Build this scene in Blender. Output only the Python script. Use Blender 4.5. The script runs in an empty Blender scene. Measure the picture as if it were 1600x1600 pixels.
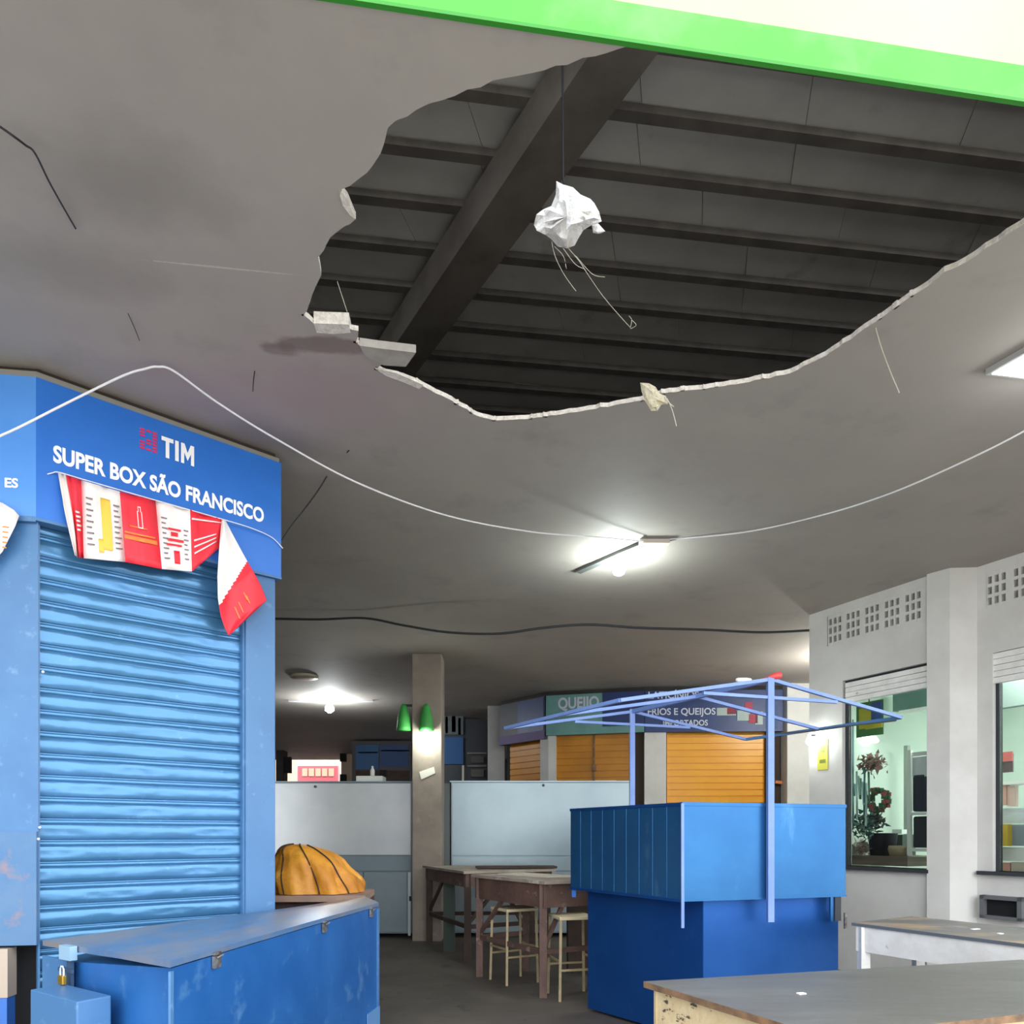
import bpy, math, random
from mathutils import Vector, Matrix, noise
from mathutils.geometry import tessellate_polygon
random.seed(7)
S = bpy.context.scene
COL = S.collection
V = Vector
# ---------------------------------------------------------------- camera, sky, exposure
F, HX, HY, EYE = 1111.0, 800.0, 1305.0, 1.5
cam = bpy.data.cameras.new('camera'); camo = bpy.data.objects.new('camera', cam); COL.objects.link(camo)
camo.location = (0, 0, EYE); camo.rotation_euler = (math.pi/2, 0, 0)
cam.sensor_width = 36; cam.lens = 36*F/1600; cam.shift_y = (HY-800)/1600; cam.clip_end = 300
S.camera = camo
w = bpy.data.worlds.new('overcast_sky'); S.world = w; w.use_nodes = True
nt = w.node_tree; bg = nt.nodes['Background']
bg.inputs[0].default_value = (0.92, 0.96, 1.0, 1)
_tc = nt.nodes.new('ShaderNodeTexCoord'); _dp = nt.nodes.new('ShaderNodeVectorMath'); _dp.operation = 'DOT_PRODUCT'
_dp.inputs[1].default_value = (0.62, -0.77, 0.12); nt.links.new(_tc.outputs['Generated'], _dp.inputs[0])
_mr = nt.nodes.new('ShaderNodeMapRange'); _mr.inputs[1].default_value = -.3; _mr.inputs[2].default_value = .9
_mr.inputs[3].default_value = .5; _mr.inputs[4].default_value = 2.5   # sky brighter in front of the market
nt.links.new(_dp.outputs['Value'], _mr.inputs[0]); nt.links.new(_mr.outputs[0], bg.inputs[1])
S.view_settings.view_transform = 'Standard'; S.view_settings.look = 'None'
S.view_settings.gamma = 1; S.view_settings.use_curve_mapping = False
S.view_settings.exposure = 1.0

CEIL = 4.07
# ---------------------------------------------------------------- geometry helpers
def at(x, y, Y): return V(((x-HX)*Y/F, Y, EYE+(HY-y)*Y/F))
def atz(x, y, z):
    Y = (z-EYE)*F/(HY-y); return at(x, y, Y)
def onplane(x, y, P, n, off=0.0):
    r = V(((x-HX)/F, 1, (HY-y)/F)); o = V((0, 0, EYE)); n = n.normalized()
    t = ((P+n*off)-o).dot(n)/r.dot(n); return o+r*t
def lin(c):
    if isinstance(c, str):
        c = c.lstrip('#'); c = [int(c[i:i+2], 16)/255 for i in (0, 2, 4)]
    return tuple((v/12.92 if v <= .04045 else ((v+.055)/1.055)**2.4) for v in c)+(1,)

class MB:
    def __init__(s): s.v = []; s.f = []; s.m = []; s.sm = []
    def add(s, vs, fs, m=0, smooth=False):
        b = len(s.v); s.v += [V(p) for p in vs]
        for f in fs: s.f.append([b+i for i in f]); s.m.append(m); s.sm.append(smooth)
        return s
    def hexa(s, a, m=0):   # 8 corners: bottom ring 4, top ring 4
        return s.add(a, [(3,2,1,0),(4,5,6,7),(0,1,5,4),(1,2,6,5),(2,3,7,6),(3,0,4,7)], m)
    def box(s, c, d, rz=0, m=0):
        R = Matrix.Rotation(rz, 3, 'Z'); c = V(c)
        q = [(-1,-1,-1),(1,-1,-1),(1,1,-1),(-1,1,-1),(-1,-1,1),(1,-1,1),(1,1,1),(-1,1,1)]
        return s.hexa([c+R@V((a*d[0]/2, b*d[1]/2, e*d[2]/2)) for a,b,e in q], m)
    def prism(s, pts, z0, z1, m=0, mside=None, z1s=None):
        n = len(pts); p = [V((a[0], a[1], 0)) for a in pts]
        ar = sum(p[i].x*p[(i+1)%n].y-p[(i+1)%n].x*p[i].y for i in range(n))
        if ar < 0: p = p[::-1]; z1s = z1s[::-1] if z1s else None
        vs = [V((a.x, a.y, z0)) for a in p]+[V((a.x, a.y, (z1s[i] if z1s else z1))) for i, a in enumerate(p)]
        tr = tessellate_polygon([p]); fs = []
        for t in tr:
            a, b, c = t
            cr = (p[b]-p[a]).cross(p[c]-p[a]).z
            if cr < 0: a, c = c, a
            fs.append((c, b, a)); fs.append((a+n, b+n, c+n))
        s.add(vs, fs, m)
        b0 = len(s.v)-2*n
        for i in range(n):
            j = (i+1) % n; s.f.append([b0+i, b0+j, b0+n+j, b0+n+i]); s.m.append(m if mside is None else mside); s.sm.append(False)
        return s
    def slab(s, a, b, z0, z1, t, off=0, m=0, nrm=None):   # upright panel from a to b (xy), front at off, thickness t backwards
        a = V((a[0], a[1], 0)); b = V((b[0], b[1], 0)); n = nrm
        f = n*off; k = n*(off-t)
        pts = [a+f, b+f, b+k, a+k]
        return s.prism([(p.x, p.y) for p in pts], z0, z1, m)
    def bar(s, p, q, wd, ht=None, m=0):
        ht = ht or wd; p = V(p); q = V(q); d = (q-p).normalized()
        up = V((0,0,1)) if abs(d.z) < .95 else V((0,1,0))
        sx = d.cross(up).normalized()*wd/2; sz = sx.cross(d).normalized()*ht/2
        return s.hexa([p-sx-sz, p+sx-sz, q+sx-sz, q-sx-sz, p-sx+sz, p+sx+sz, q+sx+sz, q-sx+sz], m)
    def tube(s, path, r, n=8, m=0, closed=True):
        path = [V(p) for p in path]; vs = []; fs = []; N = len(path)
        for i, p in enumerate(path):
            d = (path[min(i+1, N-1)]-path[max(i-1, 0)]).normalized()
            up = V((0,0,1)) if abs(d.z) < .9 else V((0,1,0))
            a = d.cross(up).normalized(); b = a.cross(d)
            rr = r[i] if isinstance(r, (list, tuple)) else r
            vs += [p+(a*math.cos(2*math.pi*k/n)+b*math.sin(2*math.pi*k/n))*rr for k in range(n)]
        for i in range(N-1):
            for k in range(n):
                fs.append((i*n+k, i*n+(k+1)%n, (i+1)*n+(k+1)%n, (i+1)*n+k))
        s.add(vs, fs, m, True)
        if closed: s.add(vs[:n], [tuple(range(n))], m); s.add(vs[-n:], [tuple(range(n))[::-1]], m)
        return s
    def lathe(s, c, prof, n=16, m=0, axis=None):
        c = V(c); vs = []; fs = []; N = len(prof)
        q = V(axis).to_track_quat('Z', 'Y') if axis else None
        for r, z in prof:
            for k in range(n):
                p = V((r*math.cos(2*math.pi*k/n), r*math.sin(2*math.pi*k/n), z))
                vs.append(c+(q@p if q else p))
        for i in range(N-1):
            for k in range(n): fs.append((i*n+k, i*n+(k+1)%n, (i+1)*n+(k+1)%n, (i+1)*n+k))
        fs.append(tuple(range(n))[::-1]); fs.append(tuple((N-1)*n+k for k in range(n)))
        return s.add(vs, fs, m, True)
    def build(s, name, mats, parent=None, loc=None, bevel=0):
        if not isinstance(mats, (list, tuple)): mats = [mats]
        if parent is not None: L = WLOC[parent.name]
        else:
            if loc is None:
                xs = [p.x for p in s.v]; ys = [p.y for p in s.v]; zs = [p.z for p in s.v]
                loc = V(((min(xs)+max(xs))/2, (min(ys)+max(ys))/2, min(zs)))
            L = V(loc)
        me = bpy.data.meshes.new(name); me.from_pydata([tuple(p-L) for p in s.v], [], s.f)
        for mt in mats: me.materials.append(mt)
        for i, p in enumerate(me.polygons): p.material_index = s.m[i]; p.use_smooth = s.sm[i]
        me.update()
        o = bpy.data.objects.new(name, me); COL.objects.link(o)
        if parent is not None: o.parent = parent; WLOC[o.name] = L
        else: o.location = L; WLOC[o.name] = L
        if bevel:
            b = o.modifiers.new('bevel', 'BEVEL'); b.width = bevel; b.segments = 2; b.limit_method = 'ANGLE'; b.angle_limit = .7
        return o
WLOC = {}
def tag(o, label=None, cat=None, group=None, kind=None):
    if label: o['label'] = label
    if cat: o['category'] = cat
    if group: o['group'] = group
    if kind: o['kind'] = kind
    return o
def thing(name, label, cat, loc, group=None, kind=None):
    o = bpy.data.objects.new(name, None); COL.objects.link(o); o.location = V(loc); o.empty_display_size = .1
    WLOC[o.name] = V(loc); return tag(o, label, cat, group, kind)
def copy_tree(o, delta, label=None):
    c = o.copy(); COL.objects.link(c); c.location = o.location+V(delta); WLOC[c.name] = WLOC[o.name]+V(delta)
    if label: c['label'] = label
    for ch in [x for x in list(COL.objects) if x.parent == o]:
        d = ch.copy(); COL.objects.link(d); d.parent = c
    return c
def spline(pts, n=8):
    pts = [V(p) for p in pts]; out = []
    for i in range(len(pts)-1):
        p0 = pts[max(i-1, 0)]; p1 = pts[i]; p2 = pts[i+1]; p3 = pts[min(i+2, len(pts)-1)]
        for k in range(n):
            t = k/n
            out.append(.5*((2*p1)+(-p0+p2)*t+(2*p0-5*p1+4*p2-p3)*t*t+(-p0+3*p1-3*p2+p3)*t**3))
    return out+[pts[-1]]

# ---------------------------------------------------------------- materials
def M(name, c1, c2=None, scale=4, lo=.4, hi=.65, rough=.6, metal=0, bump=0, bscale=20, stretch=(1,1,1),
      c3=None, s3=8, lo3=.6, hi3=.68, emit=0, spec=.5, st3=(1,1,1)):
    m = bpy.data.materials.new(name); m.use_nodes = True; t = m.node_tree; N = t.nodes; L = t.links
    b = N['Principled BSDF']; b.inputs['Roughness'].default_value = rough; b.inputs['Metallic'].default_value = metal
    b.inputs['Specular IOR Level'].default_value = spec
    b.inputs['Base Color'].default_value = lin(c1)
    tc = N.new('ShaderNodeTexCoord')
    def nz(sc, st, det=5):
        mp = N.new('ShaderNodeMapping'); mp.inputs['Scale'].default_value = st; L.new(tc.outputs['Object'], mp.inputs[0])
        n = N.new('ShaderNodeTexNoise'); n.inputs['Scale'].default_value = sc; n.inputs['Detail'].default_value = det
        n.inputs['Roughness'].default_value = .62; L.new(mp.outputs[0], n.inputs['Vector']); return n
    def ramp(n, a, c):
        r = N.new('ShaderNodeMapRange'); r.inputs[1].default_value = a; r.inputs[2].default_value = c; r.clamp = True
        L.new(n.outputs[0], r.inputs[0]); return r
    prev = None
    if c2:
        r = ramp(nz(scale, stretch), lo, hi)
        mx = N.new('ShaderNodeMix'); mx.data_type = 'RGBA'; mx.inputs[6].default_value = lin(c1); mx.inputs[7].default_value = lin(c2)
        L.new(r.outputs[0], mx.inputs[0]); prev = mx.outputs[2]
        if c3:
            r = ramp(nz(s3, st3, 8), lo3, hi3)
            mx = N.new('ShaderNodeMix'); mx.data_type = 'RGBA'; mx.inputs[7].default_value = lin(c3)
            L.new(prev, mx.inputs[6]); L.new(r.outputs[0], mx.inputs[0]); prev = mx.outputs[2]
        L.new(prev, b.inputs['Base Color'])
    if bump:
        n = nz(bscale, stretch, 3); bp = N.new('ShaderNodeBump'); bp.inputs['Strength'].default_value = bump
        bp.inputs['Distance'].default_value = .02; L.new(n.outputs[0], bp.inputs['Height']); L.new(bp.outputs[0], b.inputs['Normal'])
    if emit:
        b.inputs['Emission Color'].default_value = lin(c1); b.inputs['Emission Strength'].default_value = emit
    return m
def glass(name, tint='#e8f2ee', a=.12):
    m = bpy.data.materials.new(name); m.use_nodes = True; t = m.node_tree; N = t.nodes; L = t.links
    N.remove(N['Principled BSDF']); o = N['Material Output']
    tr = N.new('ShaderNodeBsdfTransparent'); tr.inputs[0].default_value = lin(tint)
    gl = N.new('ShaderNodeBsdfGlossy'); gl.inputs['Roughness'].default_value = .03
    fr = N.new('ShaderNodeFresnel'); fr.inputs[0].default_value = 1.45
    mx = N.new('ShaderNodeMixShader'); L.new(fr.outputs[0], mx.inputs[0]); L.new(tr.outputs[0], mx.inputs[1]); L.new(gl.outputs[0], mx.inputs[2])
    L.new(mx.outputs[0], o.inputs['Surface']); return m

m_floor = M('dark_worn_concrete', '#4c4640', '#5c554e', 1.2, rough=.75, bump=.15, bscale=12, c3='#3a3632', s3=3)
m_pave = M('pale_pavement', '#c8c2b8', '#bab4aa', 1.0, rough=.85)
m_wallw = M('white_wall_paint', '#dcdad6', '#cfccc8', 1.5, rough=.7, bump=.05, bscale=30)
m_wallg = M('grey_wall_paint', '#b9b8b6', '#a9a8a6', 1.5, rough=.7)
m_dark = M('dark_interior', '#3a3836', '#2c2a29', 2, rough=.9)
m_black = M('black_recess', '#16161a', rough=.9)
m_green = M('bright_green_paint', '#3fc428', '#4ace34', 2, rough=.55, c3='#6cd45c', s3=2.5, lo3=.5, hi3=.75)
m_greend = M('underside_shade_green', '#2f8a24', rough=.6)  # darker copy of the fascia green; underside shade put into the colour
m_cream = M('cream_facade_paint', '#c6a890', '#ccb09a', 1, rough=.8)
m_plast = M('broken_plaster', '#e8e2da', '#cfc6ba', 30, rough=.95, bump=.6, bscale=60)
m_chunk = M('fibrous_white_plaster', '#ffffff', '#f2eeea', 20, rough=.95, bump=1.0, bscale=30)
m_fibre = M('sisal_fibre', '#c8c0b0', rough=.9)
m_sheet = M('grey_fibre_cement', '#c8c8c4', '#bcbcb8', 2, rough=.8, c3='#8c7a70', s3=1.6, lo3=.62, hi3=.8)
m_purlin = M('dark_old_timber', '#6a6560', '#585450', 5, rough=.8)
m_beam = M('dark_beam', '#6e6862', '#5e5852', 3, rough=.8)
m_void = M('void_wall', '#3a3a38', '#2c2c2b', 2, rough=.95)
m_blue = M('glossy_blue_sign', '#2a70cc', '#2f78d4', 1.5, rough=.35)
m_bluel = M('light_blue_paint', '#4c7aa8', '#4470a0', 2, rough=.42, c3='#6a90b8', s3=14, lo3=.6, hi3=.75)
m_blueface = M('skylit_blue_sign', '#4f8fdf', '#5b9ae6', 1.2, rough=.3)  # copy of the sign blue with the side face's sky brightness painted in
m_shut = M('blue_shutter_paint', '#44789f', '#4c80b0', 1.2, .35, .7, rough=.24, metal=.35, bump=.7, bscale=2.2, stretch=(1.0,1.0,1.6),
           c3='#5c8cb4', s3=16, lo3=.62, hi3=.72)
m_chest = M('worn_blue_paint', '#1c5596', '#2862a4', 2, rough=.4, bump=.08, bscale=6, c3='#4f7dac', s3=6, lo3=.58, hi3=.75)
m_lid = M('grimy_blue_lid', '#4d6f98', '#7c7a7e', 1.6, .42, .58, rough=.36, bump=.1, bscale=5, c3='#6f6a68', s3=5, lo3=.56, hi3=.72, stretch=(1.2,.5,1))
m_kiosk = M('kiosk_blue_paint', '#2a6398', '#306da2', 1.6, rough=.36, metal=.6, bump=.06, bscale=3, c3='#5c90c0', s3=3.5, lo3=.62, hi3=.8, st3=(1,1,.35))
m_kioskd = M('kiosk_deep_blue', '#1b529a', '#205aa4', 1.6, rough=.4, metal=.6, bump=.06, bscale=3, c3='#2f62a4', s3=5, lo3=.6, hi3=.8)
m_frame = M('pale_blue_steel', '#6f8ccc', '#7c99d4', 3, rough=.4)
m_steel = M('pale_grey_steel', '#98a8ae', '#8c9ca4', .8, rough=.28, metal=.3, bump=.12, bscale=1.5)
m_steeld = M('grey_steel_low', '#94a2a8', '#87959b', 1.2, rough=.38, metal=.3, bump=.1, bscale=2)
m_steell = M('brightened_grey_steel', '#eceff0', '#dce2e6', .9, rough=.32, metal=.45, bump=.15, bscale=1.2)  # paler copy of the cabinet steel; missing light and reflection put into its colour
m_gap = M('dark_seam', '#33383c', rough=.8)
m_pil = M('beige_pillar_paint', '#9a8e82', '#8a7e74', 3, rough=.8, c3='#a89c90', s3=2)
m_wood = M('worn_brown_wood', '#6b5148', '#57423b', 4, rough=.7, bump=.3, bscale=30, stretch=(1,1,1), c3='#8a7468', s3=9)
m_woodt = M('pale_wood_top', '#a89a8c', '#8d8276', 3, rough=.6, c3='#c4bcae', s3=4)  # paler wood tone for the back tabletops
m_woodd = M('dark_brown_wood', '#48372f', '#3a2d27', 5, rough=.75)
m_cream2 = M('peeling_cream_paint', '#d4c098', '#c2aa7c', 4, rough=.8, bump=.3, bscale=30, c3='#4a4238', s3=14, lo3=.58, hi3=.62, st3=(1,1,2.2))
m_top = M('weathered_grey_board', '#62605c', '#72706a', 1.5, rough=.45, bump=.12, bscale=12, c3='#5e5852', s3=4, lo3=.54, hi3=.7, stretch=(.5,1.6,1), st3=(.35,1.3,1))
m_top2 = M('weathered_brown_board', '#6b6866', '#a08468', 2.2, .5, .62, rough=.5, bump=.1, bscale=12, c3='#8a8a8c', s3=4, stretch=(.5,1.4,1))
m_edge = M('raw_wood_edge', '#8a6a4c', '#5e4a3a', 12, rough=.8)
m_whitep = M('chipped_white_paint', '#f0efec', '#dedcd8', 5, rough=.6, c3='#a8a49c', s3=12, lo3=.66, hi3=.72)
m_yel = M('yellow_shutter_paint', '#f2a81e', '#eea018', 1.5, rough=.35)
m_yeld = M('ochre_shutter_paint', '#cc860f', '#bc780c', 1.5, rough=.45)
m_signb = M('navy_sign', '#152e66', '#1a3672', 2, rough=.45)
m_signg = M('teal_sign', '#6c9c98', '#5f8e8e', 3, rough=.5)
m_signd = M('dark_sign', '#2c3044', '#38343a', 4, rough=.5)
m_white = M('white_lettering', '#ffffff', rough=.5)
m_letter = M('dull_white_lettering', '#c8cede', rough=.5)
m_pink = M('magenta_print', '#e8285c', rough=.5)
m_red = M('red_banner_print', '#f02838', '#f4364a', 4, rough=.5)
m_ban = M('white_banner_cloth', '#fff8f4', '#fbece6', 6, rough=.55)
m_org = M('orange_print', '#f08a40', rough=.5)
m_yelp = M('yellow_print', '#f4c850', rough=.5)
m_ink = M('grey_print', '#8a8088', rough=.6)
m_wire = M('white_cable', '#f4f4f6', rough=.4)
m_wireb = M('black_cable', '#26262a', rough=.6)
m_orange = M('ochre_tarpaulin', '#d9952f', '#b9741c', 4, rough=.55, bump=.7, bscale=7, c3='#e4a844', s3=6)
m_strap = M('dark_strap', '#3a2c22', rough=.8)
m_card = M('brown_cardboard', '#a48674', '#8c7468', 3, rough=.8)
m_brass = M('brass', '#c8a040', rough=.35, metal=.8)
m_iron = M('grey_iron', '#8a8c8e', '#5a4c40', 20, rough=.5, metal=.5)
m_bulb = M('lit_bulb', '#f2fffb', emit=60)
m_panel = M('lit_panel', '#f4fbff', emit=2.5)
m_lampoff = M('frosted_lamp', '#b8ac98', rough=.4)
m_shopg = M('pale_green_wall', '#d8e6dc', '#d0e0d6', 1, rough=.6)
m_teal = M('teal_beam', '#6f8f8c', rough=.5)
m_glass = glass('window_glass', '#fbfefc')
m_aid = {}
def col(hexa, rough=.6):
    if hexa not in m_aid: m_aid[hexa] = M('paint_'+hexa.strip('#'), hexa, rough=rough)
    return m_aid[hexa]

# ceiling material with its own stains and scratches at fixed places
def ceil_mat():
    m = M('stained_ceiling_paint', '#aba49c', '#a29b95', 1.1, .35, .7, rough=.75, bump=.04, bscale=6, c3='#8f8884', s3=1.7, lo3=.56, hi3=.85)
    t = m.node_tree; N = t.nodes; L = t.links; b = N['Principled BSDF']
    prev = b.inputs['Base Color'].links[0].from_socket
    g = N.new('ShaderNodeNewGeometry')
    def blob(px, py, sx, sy, ang, c, a, soft=.6, nsc=6):
        nonlocal prev
        P = atz(px, py, CEIL)
        mp = N.new('ShaderNodeMapping'); mp.vector_type = 'TEXTURE'
        mp.inputs['Location'].default_value = P; mp.inputs['Rotation'].default_value = (0, 0, ang); mp.inputs['Scale'].default_value = (sx, sy, 1)
        L.new(g.outputs['Position'], mp.inputs[0])
        ln = N.new('ShaderNodeVectorMath'); ln.operation = 'LENGTH'; L.new(mp.outputs[0], ln.inputs[0])
        n = N.new('ShaderNodeTexNoise'); n.inputs['Scale'].default_value = nsc; n.inputs['Detail'].default_value = 6; L.new(g.outputs['Position'], n.inputs['Vector'])
        ad = N.new('ShaderNodeMath'); ad.operation = 'ADD'; L.new(ln.outputs['Value'], ad.inputs[0]); L.new(n.outputs[0], ad.inputs[1])
        r = N.new('ShaderNodeMapRange'); r.inputs[1].default_value = 1.5; r.inputs[2].default_value = 1.5-soft; r.inputs[3].default_value = 0; r.inputs[4].default_value = a
        L.new(ad.outputs[0], r.inputs[0])
        mx = N.new('ShaderNodeMix'); mx.data_type = 'RGBA'; mx.inputs[7].default_value = lin(c)
        L.new(r.outputs[0], mx.inputs[0]); L.new(prev, mx.inputs[6]); prev = mx.outputs[2]
    blob(500, 540, .30, .075, .05, '#5e4f46', .75, .35, 9)
    blob(440, 546, .12, .06, .05, '#5e4f46', .6, .35, 9)
    blob(520, 610, .9, .7, 0, '#a08e94', .6, .8, 2)
    blob(300, 640, .8, .6, .4, '#a09098', .45, .8, 2)
    blob(200, 280, .5, .3, .2, '#857f78', .6, .8, 4)
    blob(120, 420, .5, .25, .2, '#857f78', .5, .8, 4)
    blob(430, 690, .5, .3, .5, '#6c6668', .5, .8, 3)
    blob(345, 418, .36, .006, .13, '#c8c4bc', .7, .3, 60)
    blob(1110, 150, .3, .2, .2, '#8c857e', .4, .8, 4)
    L.new(prev, b.inputs['Base Color']); return m
m_ceil = ceil_mat()

# ---------------------------------------------------------------- SETTING
MB().prism([(-14,1.6),(14,3.3),(14,34),(-14,34)], -.1, 0).build('floor', m_floor, loc=(0,0,0))['kind'] = 'structure'
tag(MB().prism([(-60,-60),(60,-60),(60,3.3),(14,3.29),(-14,1.59),(-60,1.6)], -.12, -.004).build('pavement', m_pave, loc=(0,0,0)), 'pale pavement of the street in front of the market', 'pavement', kind='structure')
tag(MB().prism([(-60,34.01),(60,34.01),(60,90),(-60,90)], -.12, -.004).build('far_pavement', m_pave, loc=(0,0,0)), 'bright street beyond the far opening of the market', 'pavement', kind='structure')

def fascia_pt(x): return atz(x, 28+.151*(x-700), CEIL)
fa, fb = fascia_pt(700), fascia_pt(1594); fd = V((fb.x-fa.x, fb.y-fa.y, 0)).normalized(); fn = V((fd.y, -fd.x, 0))
FL, FR = fa-fd*9.5, fa+fd*9.5
hole = [(985,71),(930,88),(850,110),(790,122),(730,140),(690,157),(650,172),(606,200),(600,225),(585,255),(560,280),(530,297),(538,318),(556,342),(527,362),
        (510,382),(497,402),(502,430),(488,460),(474,492),(492,508),(520,513),(560,517),(556,535),(568,545),(605,566),(588,576),(610,586),(640,594),(662,604),(690,618),(722,636),(752,652),
        (772,657),(830,654),(900,644),(960,633),(1003,626),(1045,613),(1100,608),(1170,597),(1235,583),(1290,556),(1350,514),(1400,480),(1450,447),(1475,425),(1494,418),
        (1540,388),(1594,354),(1680,300),(1760,245),(1815,214)]
rnd = random.Random(3); hp = []
for i, (x, y) in enumerate(hole):
    p = atz(x, y, CEIL); hp.append(p)
    if i < len(hole)-1:
        q = atz(*hole[i+1], CEIL); n = max(1, int((q-p).length/.035))
        for k in range(1, n):
            j = .007*rnd.uniform(-1, 1)
            j2 = .007*rnd.uniform(-1, 1); c = p.lerp(q, k/n); hp.append(V((c.x+j, c.y+j2, CEIL)))
# snap both ends on the fascia line
def snap(p): return fa+fd*((p-fa).dot(fd))
hp[0] = snap(hp[0]); hp[-1] = snap(hp[-1])
poly = [(FL.x, FL.y)]+[(p.x, p.y) for p in hp]+[(FR.x, FR.y), (9.6, 24), (-9.6, 24)]
ceil_o = tag(MB().prism(poly, CEIL, CEIL+.026, 0, 1).build('ceiling', [m_ceil, m_plast], loc=(0,0,CEIL)), kind='structure')
m_darkback = M('darkened_dusty_back', '#4a4540', '#3a3632', 3, rough=.95)  # unseen dusty top face, darkened to cut bounce light in the void
ceil_o.data.materials.append(m_darkback)
for p_ in ceil_o.data.polygons:
    if p_.normal.z > .5: p_.material_index = 2
# crumbly rim along the far side of the hole
for k, (a, b_) in enumerate(((0, 0),)):
    mb = MB(); r2 = random.Random(5)
    for i in range(1, len(hp)-1):
        if hp[i].y > 3.3 and hp[i].x < 2.4 and r2.random() < .3:
            s_ = r2.uniform(.006, .018)
            mb.box(hp[i]+V((0, 0, .012)), (s_*1.6, s_, .024), r2.uniform(0, 3))
    mb.build('broken_rim', m_plast, ceil_o)['kind'] = 'stuff'
# fascia
fw = thing('fascia_beam', 'bright green painted fascia edge under the cream facade', 'fascia', fa+V((0,0,-.02)), kind='structure')
MB().slab(FL, FR, CEIL-.002, CEIL+.122, .014, .014, 0, fn).build('painted_band', m_green, fw)
MB().slab(FL, FR, CEIL-.008, CEIL+.004, .016, .017, 0, fn).build('lower_lip', m_greend, fw)
tag(MB().slab(FL, FR, CEIL+.122, 4.95, .12, .008, 0, fn).build('wall_front', m_cream), kind='structure')
# outer walls
tag(MB().prism([(-9.8,1.2),(-9.6,1.2),(-9.6,19),(-9.8,19)], 0, CEIL).prism([(-9.8,21),(-9.6,21),(-9.6,24),(-9.8,24)], 0, CEIL).prism([(-9.8,1.2),(-9.6,1.2),(-9.6,24),(-9.8,24)], CEIL, 6.1).build('wall_left', m_dark), kind='structure')
tag(MB().prism([(9.6,3.5),(9.8,3.5),(9.8,9.6),(9.6,9.6)], 0, CEIL).prism([(9.6,21),(9.8,21),(9.8,24.2),(9.6,24.2)], 0, CEIL).prism([(9.6,3.5),(9.8,3.5),(9.8,24.2),(9.6,24.2)], CEIL, 6.1).build('wall_right', m_dark), kind='structure')
bw = MB().prism([(-9.6,24),(-8.05,24),(-8.05,24.2),(-9.6,24.2)], 0, CEIL).prism([(-5.45,24),(9.6,24),(9.6,24.2),(-5.45,24.2)], 0, CEIL).prism([(-9.6,24),(9.6,24),(9.6,24.2),(-9.6,24.2)], CEIL, 7.0)
tag(bw.build('wall_back', m_dark), kind='structure')
# roof over the void
RZ = EYE+4.6
rf = thing('roof', 'grey sheet roof on dark timbers seen through the broken ceiling', 'roof', (0, 8, RZ), kind='structure')
pd = V((1, .125, 0)).normalized(); pn = V((-pd.y, pd.x, 0))
sp = .83*.46*.994; y0 = 3.45*1.0
rr = random.Random(11)
def purlin_center(i):  # at pixel column 1094
    Yk = 4.6*F/1117*(1+.0928*i); return V(((1094-HX)*Yk/F, Yk, RZ))
NP = 17
for i in range(-3, NP):
    c = purlin_center(i)
    MB().bar(c-pd*10.5-V((0,0,.01)), c+pd*8-V((0,0,.01)), .075, .05).build('purlin', m_purlin, rf)
for i in range(-4, NP):
    a, b2 = purlin_center(i), purlin_center(i+1); x = -9.5+rr.uniform(0, 1)
    while x < 9:
        x2 = x+rr.choice((1.1, 1.1, 1.6))
        z = rr.uniform(.02, .035)
        q = [a+pd*(x)+V((0,0,z)), a+pd*(x2-.004)+V((0,0,z)), b2+pd*(x2-.004)+V((0,0,z+.01)), b2+pd*x+V((0,0,z+.01))]
        MB().hexa(q+[p+V((0,0,.012)) for p in q]).build('roof_sheet', m_sheet, rf)
        x = x2
tag(MB().prism([(-9.7,1.3),(9.7,3.4),(9.7,24.2),(-9.7,24.2)], RZ+.08, RZ+.2).build('roof_deck', m_sheet), 'solid deck above the roof sheets', 'roof', kind='structure')
# main beam
BZ = RZ-.32
bL0, bR0 = atz(915, 95, BZ), atz(1030, 80, BZ); bL1, bR1 = atz(640, 505, BZ), atz(714, 500, BZ)
dL = (bL1-bL0)*.5+(bR1-bR0)*.5; dL.normalize(); wv = (bR0-bL0); wv = wv-dL*wv.dot(dL)
c0 = (bL0+bR0)/2; wd = wv.length*.5+.5*((bR1-bL1)-dL*(bR1-bL1).dot(dL)).length
MB().bar(c0-dL*1.2+V((0,0,.14)), c0+dL*14+V((0,0,.14)), wd, .28).build('main_beam', m_beam, rf)
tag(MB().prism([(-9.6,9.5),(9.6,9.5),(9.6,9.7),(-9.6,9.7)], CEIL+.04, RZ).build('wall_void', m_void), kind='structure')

# ---------------------------------------------------------------- PILLARS
def pillar(name, x0, x1, Y, dep, mat, label, rot=0):
    a, b = at(x0, HY, Y), at(x1, HY, Y)
    o = MB().prism([(a.x, Y), (b.x, Y), (b.x, Y+dep), (a.x, Y+dep)], 0, CEIL).build(name, mat, bevel=.01)
    return tag(o, label, 'pillar')
pillar('pillar', 644, 690, 10.05, .42, m_pil, 'beige square pillar between the two grey steel cabinets')
pillar('pillar', 762, 789, 14.1, .34, m_wallg, 'pale far column just left of the ochre shutter booth')
pillar('pillar', 1230, 1267, 12.0, .5, m_wallw, 'white far column just right of the yellow shutter booth')
pillar('pillar', 431, 443, 21.5, .4, m_dark, 'dark far column beside the bright rear opening')
pillar('pillar', 533, 548, 22.5, .4, m_cream, 'pale far column right of the bright rear opening')

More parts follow.
